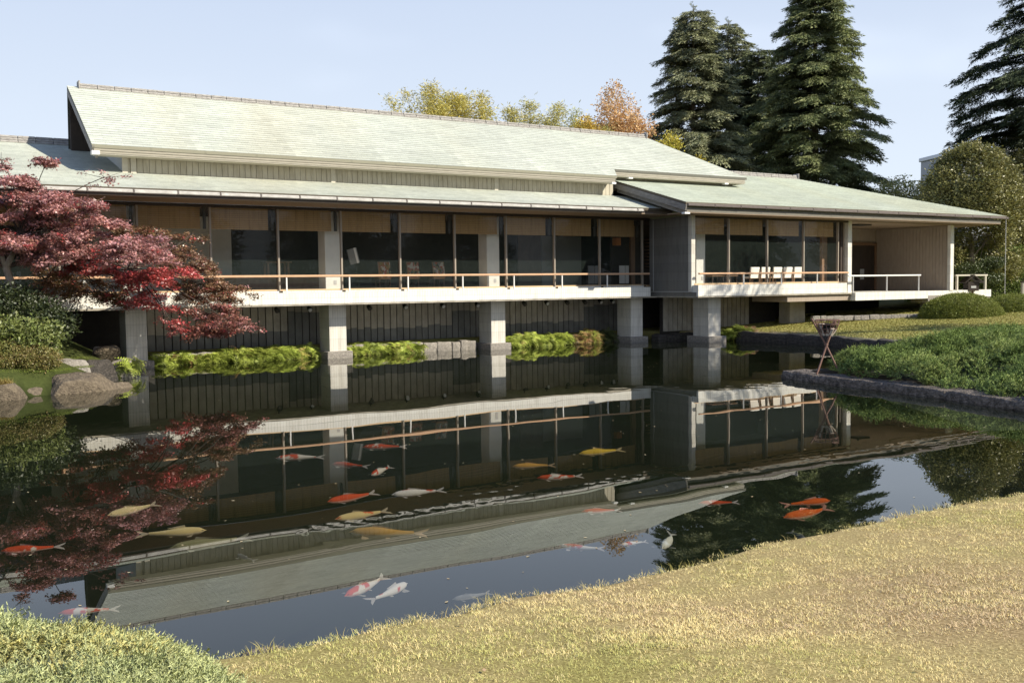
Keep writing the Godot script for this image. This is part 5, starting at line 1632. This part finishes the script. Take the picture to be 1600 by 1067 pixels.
func bamboo(label: String, base: Vector3, n: int, h: float, spread: float, c0: Color, c1: Color, seed_: int) -> void:
	rng.seed = seed_
	var t := thing("bamboo_clump", label, "bamboo", base, 0.0, "bamboo behind the roof ridge")
	var xs := [[], []]
	var cs := [PackedColorArray(), PackedColorArray()]
	for i in n:
		var o := Vector3(rng.randf_range(-spread, spread), 0, rng.randf_range(-1.5, 1.5))
		var hh := h * rng.randf_range(0.80, 1.04)
		var an := rng.randf() * TAU
		var lean := Vector3(cos(an), 0, sin(an) * 0.4) * rng.randf_range(0.8, 2.4)
		var pts := []
		var rad := []
		for k in 9:
			var u := k / 8.0
			pts.append(o + Vector3(0, hh * (u - 0.03 * u * u * u), 0) + lean * u * u * u); rad.append(lerpf(0.045, 0.008, u))
		var m := MB.new()
		m.tube(pts, rad, 6)
		part("culm", m.mesh(), mat("bamboo_culm", lin(0.22, 0.21, 0.06), 0.5), t)
		for j in 66:
			var u := 1.0 - pow(rng.randf(), 1.5) * 0.42
			var p: Vector3 = o + Vector3(0, hh * (u - 0.03 * u * u * u), 0) + lean * u * u * u
			var b := rng.randf() * TAU
			var reach := rng.randf_range(0.15, 1.0) * (1.15 - u) * 1.7 + 0.08
			p += Vector3(cos(b), 0.25, sin(b)) * reach
			var k := j % 2
			var s := rng.randf_range(0.8, 1.3)
			xs[k].append(Transform3D(Basis.from_euler(Vector3(rng.randf_range(-0.5, 0.5), rng.randf() * TAU, rng.randf_range(-0.5, 0.5))).scaled(Vector3(s, s, s)), p))
			cs[k].append(rcol(c0, c1, 0.2))
	for k in 2: scatter("crown", leaf_cluster(800 + k, 18, 0.20, 0.024, 0.36, 0.7, 0.3), leaf_mat("bamboo_leaf", 0.5, 0.5, 0.4), t, xs[k], cs[k])

func tussock(called: String, label: String, at: Vector3, n: int, r: float, h: float, c0: Color, c1: Color, seed_: int) -> void:
	rng.seed = seed_
	var t := thing(called, label, "grass tuft", at)
	var xs := []
	var cs := PackedColorArray()
	for i in n:
		var an := rng.randf() * TAU
		var rr := sqrt(rng.randf()) * r
		var s := h / 0.14 * rng.randf_range(0.6, 1.1)
		xs.append(Transform3D(Basis(Vector3.UP, rng.randf() * TAU).scaled(Vector3(s * 0.7, s, s * 0.7)), Vector3(cos(an) * rr, 0, sin(an) * rr)))
		cs.append(rcol(c0, c1, 0.2))
	scatter("blades", blade_tuft(seed_, 12, 0.06, 0.14, 0.04, 0.003, 0.9), leaf_mat("straw_blade", 0.6, 0.15, 0.3), t, xs, cs)

func make_plants() -> void:
	make_maple()
	juniper("pale blue-green juniper spreading in the foreground beside the dry lawn", [[-3.6, -4.6, 2.0, 1.75, 0.3, 1.0], [-2.6, -4.7, 1.3, 1.5, 0.3, 0.90], [-5.6, -4.9, 2.0, 1.6, 0.3, 1.02], [-2.0, -4.4, 1.0, 1.35, 0.3, 0.80], [-1.5, -4.15, 0.75, 0.95, 0.3, 0.70], [-4.5, -5.3, 1.5, 1.1, 0.3, 0.92]], 18000, 1.0,
		Color(0.41, 0.46, 0.225), Color(0.50, 0.52, 0.25), Color(0.60, 0.53, 0.20), 61, Color(0.03, 0.032, 0.016))
	juniper("bright green juniper bed behind the stone ledge and fire basket", [[13.2, -25.6, 3.6, 4.2, 0.3, 0.95], [11.2, -27.0, 2.3, 2.5, 0.3, 0.70], [15.5, -27.5, 4.5, 4.0, 0.4, 1.25], [12.2, -22.2, 1.7, 2.5, 0.3, 0.55], [19.5, -26.5, 4.5, 5.0, 0.4, 1.45], [14.5, -21.0, 3.0, 2.3, 0.3, 0.75], [13.2, -29.4, 2.4, 1.7, 0.3, 0.85]], 26000, 2.3,
		Color(0.16, 0.23, 0.06), Color(0.235, 0.31, 0.09), Color(0.31, 0.36, 0.12), 62, Color(0.012, 0.018, 0.006))
	var fc0 := Color(0.25, 0.32, 0.05); var fc1 := Color(0.36, 0.41, 0.08); var fc2 := Color(0.36, 0.19, 0.10)
	ferns("yellow-green fern bank left of the first lit pier, longest at the water", hw(-9.2, 0.05, -1.7), hw(-5.0, 0.05, -1.7), 620, 0.5, 0.5, fc0, fc1, fc2, 71)
	ferns("low fern patch growing over the pale kerb beside the first lit pier", hw(-3.5, 0.05, -1.65), hw(-0.4, 0.05, -1.65), 300, 0.4, 0.42, fc0, fc1, fc2, 72)
	ferns("fern bank right of the second lit pier against the dark wall", hw(3.7, 0.05, -1.5), hw(7.0, 0.05, -1.5), 560, 0.5, 0.58, fc0, fc1, fc2, 73)
	ferns("small fern clump with withered brown leaves at the edge of the shade", hw(7.4, 0.05, -1.5), hw(8.6, 0.05, -1.5), 150, 0.5, 0.6, fc0, fc2, Color(0.42, 0.28, 0.18), 74)
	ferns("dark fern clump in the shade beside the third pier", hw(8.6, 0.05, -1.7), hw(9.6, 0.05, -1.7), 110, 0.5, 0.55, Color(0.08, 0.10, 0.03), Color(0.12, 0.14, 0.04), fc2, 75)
	ferns("fern tuft at the shore beside the wing's pier", hw(13.9, 0.2, 1.4), hw(15.0, 0.3, 2.0), 130, 0.6, 0.4, fc0, fc1, fc2, 76)
	ferns("sparse ferns on the kerb by the maple's drooping branch", hw(-10.9, 0.1, -1.75), hw(-9.4, 0.05, -1.7), 110, 0.4, 0.35, fc0, fc1, fc2, 77)
	ferns("fresh green fern on the pale rock by the first pier", Vector3(-12.0, 0.25, -30.8), Vector3(-11.95, 0.3, -31.2), 26, 0.35, 0.35, fc0, fc1, fc1, 78)
	# left bank
	var small := leaf_cluster(901, 12, 0.085, 0.028, 0.16, 0.7, 0.5)
	var fine := leaf_cluster(902, 16, 0.045, 0.015, 0.10, 0.7, 0.6)
	var lm := leaf_mat("broad_leaf", 0.45, 0.3, 0.5)
	broadleaf("dark_shrub", "dark evergreen shrub under the maple's trunk", Vector3(-14.9, 0.9, -28.8), 1.6, [[0.4, 1.2, 0.1, 1.0, 0.75], [1.5, 0.9, 0.2, 0.7, 0.55], [-0.6, 1.2, 0.5, 0.9, 0.75]], 2300, small, lm, Color(0.03, 0.043, 0.014), Color(0.055, 0.07, 0.022), 81)
	broadleaf("green_shrub", "yellow-green leafy shrub on the left bank above the moss", Vector3(-14.0, 0.7, -27.3), 1.2, [[0.0, 0.75, 0, 0.75, 0.5], [0.9, 0.75, -0.2, 0.5, 0.4], [-0.8, 0.8, 0.4, 0.7, 0.5]], 1500, small, lm, Color(0.13, 0.165, 0.04), Color(0.20, 0.225, 0.065), 82)
	broadleaf("azalea_shrub", "low russet green azalea touching the mossy boulders", Vector3(-13.9, 0.45, -26.7), 0.9, [[0.0, 0.5, 0, 0.85, 0.4], [0.95, 0.42, -0.3, 0.6, 0.34], [-0.9, 0.5, 0.5, 0.7, 0.4]], 2200, fine, lm, Color(0.15, 0.165, 0.035), Color(0.25, 0.18, 0.07), 83)
	tussock("moss_cushion", "bright green mossy ground cover behind the longest boulder", Vector3(-12.75, 0.58, -27.0), 420, 0.75, 0.07, Color(0.14, 0.20, 0.035), Color(0.22, 0.27, 0.05), 84)
	tussock("grass_tuft", "yellowed grass tuft hanging over the grey rock at the water", Vector3(-12.95, 0.3, -25.2), 46, 0.2, 0.34, Color(0.46, 0.33, 0.11), Color(0.36, 0.29, 0.10), 85)
	# by the porch
	clipped("azalea_mound", "large clipped green mound beside the porch steps", Vector3(21.85, 0.85, -48.3), Vector3(1.95, 1.1, 1.3), 9000, fine, Color(0.17, 0.21, 0.035), Color(0.27, 0.285, 0.06), 86, false, "clipped mounds by the porch")
	clipped("azalea_mound", "smaller clipped mound at the edge beyond the large one", Vector3(25.3, 1.0, -50.2), Vector3(1.5, 0.85, 1.1), 5000, fine, Color(0.17, 0.21, 0.035), Color(0.27, 0.285, 0.06), 87, false, "clipped mounds by the porch")
	clipped("clipped_hedge", "tall clipped evergreen hedge behind the porch railing", Vector3(28.0, 1.3, -60.5), Vector3(3.6, 1.55, 0.7), 9000, small, Color(0.16, 0.24, 0.05), Color(0.27, 0.33, 0.085), 88, true)
	var green := leaf_cluster(903, 12, 0.16, 0.045, 0.30, 0.6, 0.5)
	broadleaf("domed_tree", "round-topped evergreen tree rising behind the porch roof", Vector3(27.5, 1.2, -59.8), 9.2, [[0, 6.0, 0, 2.75, 3.3], [-0.9, 4.2, 0.6, 2.3, 2.6], [1.1, 4.0, 0.4, 2.4, 2.6], [0.1, 7.4, 0, 1.9, 1.9]], 9500, green, lm, Color(0.19, 0.195, 0.06), Color(0.30, 0.28, 0.10), 91, "broadleaf trees behind the porch", "pale_bark", 0.7, -0.10)
	broadleaf("broadleaf_tree", "loose evergreen tree at the frame's edge beside the domed one", Vector3(33.6, 1.2, -64.5), 9.5, [[0, 5.6, 0, 2.7, 2.8], [-1.5, 3.6, 0.8, 2.0, 2.2], [0.5, 8.0, 0, 1.9, 1.8]], 6000, green, lm, Color(0.15, 0.155, 0.05), Color(0.24, 0.225, 0.08), 92, "broadleaf trees behind the porch", "pale_bark", 0.7, -0.14)
	broadleaf("small_tree", "pale feathery small tree between the cedar and the domed tree", Vector3(26.2, 1.2, -67.5), 8.2, [[0, 6.2, 0, 1.9, 2.0], [-1.2, 5.0, 0, 1.4, 1.5], [1.3, 5.2, 0, 1.4, 1.6]], 2300, green, lm, Color(0.22, 0.25, 0.08), Color(0.32, 0.31, 0.12), 93, "broadleaf trees behind the porch", "pale_bark", 0.4, -0.1)
	broadleaf("pine_shrub", "small dark trained pine beside the wooden lantern post", Vector3(26.7, 1.2, -57.3), 2.6, [[-0.3, 2.0, 0, 0.9, 0.35], [0.6, 1.5, 0.2, 0.8, 0.3], [0.9, 2.4, 0, 0.7, 0.3]], 900, small, lm, Color(0.06, 0.09, 0.025), Color(0.11, 0.135, 0.04), 94)
	for q in [[-13.35, -26.1, 0.85, "moss between the grey rock and the low azalea, sloping to the water"], [-13.5, -27.9, 0.6, "mossy ground cover under the russet azalea"], [-12.3, -28.0, 0.45, "patch of moss between the pale flat rock and the longest boulder"], [-13.2, -29.6, 0.6, "dull moss on the soil beside the dark pointed rock"]]:
		tussock("moss_cushion", q[3], Vector3(q[0], land_h(q[0], q[1], pond_dist(Vector2(q[0], q[1]))) + 0.02, q[1]), 260, q[2], 0.06, Color(0.14, 0.20, 0.035), Color(0.22, 0.24, 0.06), 880)
	# leaves afloat
	var fl := MB.new()
	fl.quad(Vector3(-0.02, 0.004, 0), Vector3(0, 0.004, 0.012), Vector3(0.024, 0.005, 0), Vector3(0, 0.004, -0.012))
	var lx := []
	var lc := PackedColorArray()
	for i in 420:
		var p := Vector2(rng.randf_range(-9, 9), rng.randf_range(-34, -7.5))
		if pond_dist(p) > -0.2 or absf(p.x) > 0.6 * -p.y: continue
		var s := rng.randf_range(0.5, 1.3)
		lx.append(Transform3D(Basis(Vector3.UP, rng.randf() * TAU).scaled(Vector3(s, 1, s)), Vector3(p.x, 0.001, p.y)))
		lc.append(rcol(Color(0.5, 0.42, 0.25), Color(0.35, 0.25, 0.12), 0.3))
	scatter("floating_leaves", fl.mesh(), leaf_mat("dead_leaf", 0.6, 0.2), self, lx, lc)
	# conifers
	cedar("left cedar of the group, pale green and pointed, beside the orange tree", Vector3(13.75, 1, -75), 22.2, 5.1, 4.0, Color(0.29, 0.315, 0.175), Color(0.39, 0.40, 0.245), 101, 1.6)
	cedar("thin cedar top showing between the two large cedars", Vector3(18.3, 1, -84), 23.4, 4.9, 4.0, Color(0.25, 0.275, 0.155), Color(0.33, 0.345, 0.21), 102, 1.5, 0.7)
	cedar("slender sparse conifer half hidden behind the largest cedar", Vector3(20.3, 1, -82), 20.6, 5.2, 3.0, Color(0.16, 0.195, 0.095), Color(0.23, 0.255, 0.135), 105, 1.5, 0.7)
	cedar("largest cedar, tallest in the group, its top out of frame", Vector3(22.2, 1, -73), 25.4, 5.6, 3.0, Color(0.215, 0.26, 0.115), Color(0.32, 0.345, 0.17), 103, 1.75, 0.56)
	cedar("dark spreading cedar at the frame's edge above the domed tree", Vector3(36.2, 1, -67), 22.5, 8.2, 10.5, Color(0.06, 0.085, 0.045), Color(0.095, 0.12, 0.06), 104, 1.3, 0.95, 0.24)
	# yellowing trees behind the ridge
	bamboo("widest yellow bamboo clump behind the ridge", Vector3(-3.4, 1, -66), 34, 14.5, 2.7, Color(0.66, 0.53, 0.13), Color(0.52, 0.50, 0.18), 111)
	bamboo("thin bamboo clump, second behind the ridge", Vector3(0.9, 1, -67), 15, 14.0, 1.5, Color(0.62, 0.52, 0.15), Color(0.46, 0.46, 0.19), 112)
	bamboo("low greenish bamboo clump nearest the orange tree", Vector3(3.9, 1, -67), 13, 12.8, 1.3, Color(0.52, 0.50, 0.15), Color(0.42, 0.43, 0.18), 113)
	bamboo("lone faint bamboo tip showing over the ridge", Vector3(-9.9, 1, -68), 3, 13.6, 0.7, Color(0.60, 0.53, 0.22), Color(0.48, 0.49, 0.25), 114)
	var au := leaf_cluster(904, 11, 0.14, 0.05, 0.28, 0.7, 0.3)
	broadleaf("orange_tree", "orange autumn tree with bare dark branches behind the ridge", Vector3(7.5, 1, -70), 15.8, [[0, 12.4, 0, 2.1, 2.9], [-1.7, 11.3, 0.4, 1.6, 1.9], [1.7, 11.2, 0, 1.6, 2.0]], 3000, au, leaf_mat("autumn_leaf", 0.5, 0.5, 0.4), Color(0.66, 0.40, 0.18), Color(0.68, 0.50, 0.25), 115, "autumn trees behind the ridge", "bark", 0.35, -0.05)
	broadleaf("yellow_tree", "low golden tree before the orange one", Vector3(4.9, 1, -66), 12.4, [[0, 10.8, 0, 1.2, 1.7], [0.7, 9.8, 0, 1.2, 1.5]], 2000, au, leaf_mat("autumn_leaf", 0.5, 0.5, 0.4), Color(0.66, 0.46, 0.10), Color(0.58, 0.50, 0.13), 116, "autumn trees behind the ridge", "bark", 0.4, -0.2)
	broadleaf("yellow_tree", "yellow-green tree low at the foot of the left cedar", Vector3(10.6, 1, -66), 11.2, [[0, 9.6, 0, 1.3, 1.7], [1.4, 8.6, 0, 1.2, 1.4]], 1900, au, leaf_mat("autumn_leaf", 0.5, 0.5, 0.4), Color(0.50, 0.49, 0.08), Color(0.56, 0.46, 0.09), 117, "autumn trees behind the ridge", "bark", 0.4, -0.2)
	# trees across the garden, seen in the window glass and as shade on the far lawn
	var big := leaf_cluster(905, 14, 0.34, 0.12, 0.7, 0.7, 0.4)
	var over := ["at the far end of the pond", "second from the pond's far end", "third from the pond's far end", "fourth from the pond's far end", "fifth along the garden's edge", "sixth along the garden's edge", "last along the garden's edge"]
	for i in 7:
		var at := Vector3(96, 1, -44).lerp(Vector3(36, 1, 32), i / 6.0) + Vector3(rng.randf_range(-3, 3), 0, rng.randf_range(-3, 3))
		var hh := rng.randf_range(11, 15)
		broadleaf("garden_tree", "dark tree across the garden mirrored in the windows, " + over[i], at, hh, [[0, hh * 0.62, 0, 4.6, hh * 0.36], [-3.4, hh * 0.42, 2.4, 3.6, hh * 0.30], [3.4, hh * 0.40, -2.4, 3.6, hh * 0.30]], 1500, big, lm, Color(0.05, 0.07, 0.02), Color(0.09, 0.10, 0.035), 130 + i, "trees across the garden", "bark", 0.5, -0.2)
	broadleaf("bare_tree", "tall sparse tree beyond the pond's end, shading the wing deck", Vector3(26.2, 1.0, -38.6), 16.0, [[-0.5, 13.2, -0.4, 2.1, 1.7], [0.8, 11.4, 0.4, 1.8, 1.4], [-1.0, 8.6, 0.6, 1.6, 0.9], [1.6, 7.2, -0.6, 1.9, 0.9]], 900, au, lm, Color(0.10, 0.13, 0.04), Color(0.16, 0.16, 0.06), 121, "", "bark", 0.4, -0.1)

func make_far() -> void:
	var b := thing("office_building", "pale grey office block far behind the domed tree", "building", Vector3(92.5, 0, -203), 0.1)
	slab("wall", "pale_plastic", b, -5.5, 14, 0, 27, -8, 8, 0.1)
	slab("roof_parapet", "white_metal", b, -5.8, 14.2, 27, 27.8, -8.3, 8.3, 0.1)
	for j in 7:
		for i in 5: slab("window", "dark_bronze", b, -4.6 + i * 3.4, -2.4 + i * 3.4, 2.5 + j * 3.4, 4.5 + j * 3.4, 7.9, 8.05, 0.02)
	var l := thing("lantern_post", "dark wooden garden lantern with a small gabled roof on a post", "garden lantern", Vector3(25.5, 1.3, -55.2))
	slab("post", "brown_wood", l, -0.09, 0.09, 0, 0.75, -0.09, 0.09)
	slab("lantern_box", "dark_wood", l, -0.3, 0.3, 0.75, 1.25, -0.3, 0.3)
	beam("roof_board", "dark_wood", l, Vector3(-0.5, 1.2, 0), Vector3(0.02, 1.62, 0), 0.8, 0.06)
	beam("roof_board", "dark_wood", l, Vector3(0.5, 1.2, 0), Vector3(-0.02, 1.62, 0), 0.8, 0.06)
	slab("paper_pane", "white_paper", l, -0.14, 0.14, 0.9, 1.02, 0.29, 0.31)
	var p := thing("timber_post", "plain pale timber post at the frame's edge behind the small mound", "post", Vector3(26.75, 1.2, -52.0))
	slab("shaft", "ivory_board", p, -0.09, 0.09, 0, 1.3, -0.09, 0.09, 0.01)
	slab("cap", "dark_wood", p, -0.12, 0.12, 1.3, 1.36, -0.12, 0.12, 0.01)
	slab("path", "pale_stone", self, 23.5, 34, 0.9, 1.16, -51.2, -50.2).set_meta("kind", "structure")
	# white sign board by the dark opening under the house's near end
	var s := thing("deck_lamp", "small white wall lamp seen through the maple leaves", "lamp", hw(-13.6, 2.95, -0.3), house.rotation.y)
	slab("lamp_body", "white_paper", s, -0.2, 0.2, 0, 0.1, -0.08, 0.08, 0.01)
	slab("bracket", "dark_bronze", s, -0.03, 0.03, -0.42, 0.1, -0.1, -0.081, 0.002)

func cirrus() -> ImageTexture:
	# faint drawn-out high cloud over the whole sky
	var f := FastNoiseLite.new()
	f.seed = 77; f.frequency = 0.011; f.fractal_octaves = 5
	var im := Image.create(768, 384, false, Image.FORMAT_RGBA8)
	for y in 384:
		for x in 768:
			var an := TAU * x / 768.0
			var el := PI * (0.5 - y / 384.0)
			var d := Vector3(cos(an) * cos(el), sin(el), sin(an) * cos(el))
			var g := f.get_noise_3d(d.x * 160.0 + d.z * 60.0, d.y * 620.0, d.z * 160.0)
			im.set_pixel(x, y, Color(1, 1, 1, smoothstep(0.05, 0.6, g) * (1.0 if el > 0 else 0.0)))
	return ImageTexture.create_from_image(im)
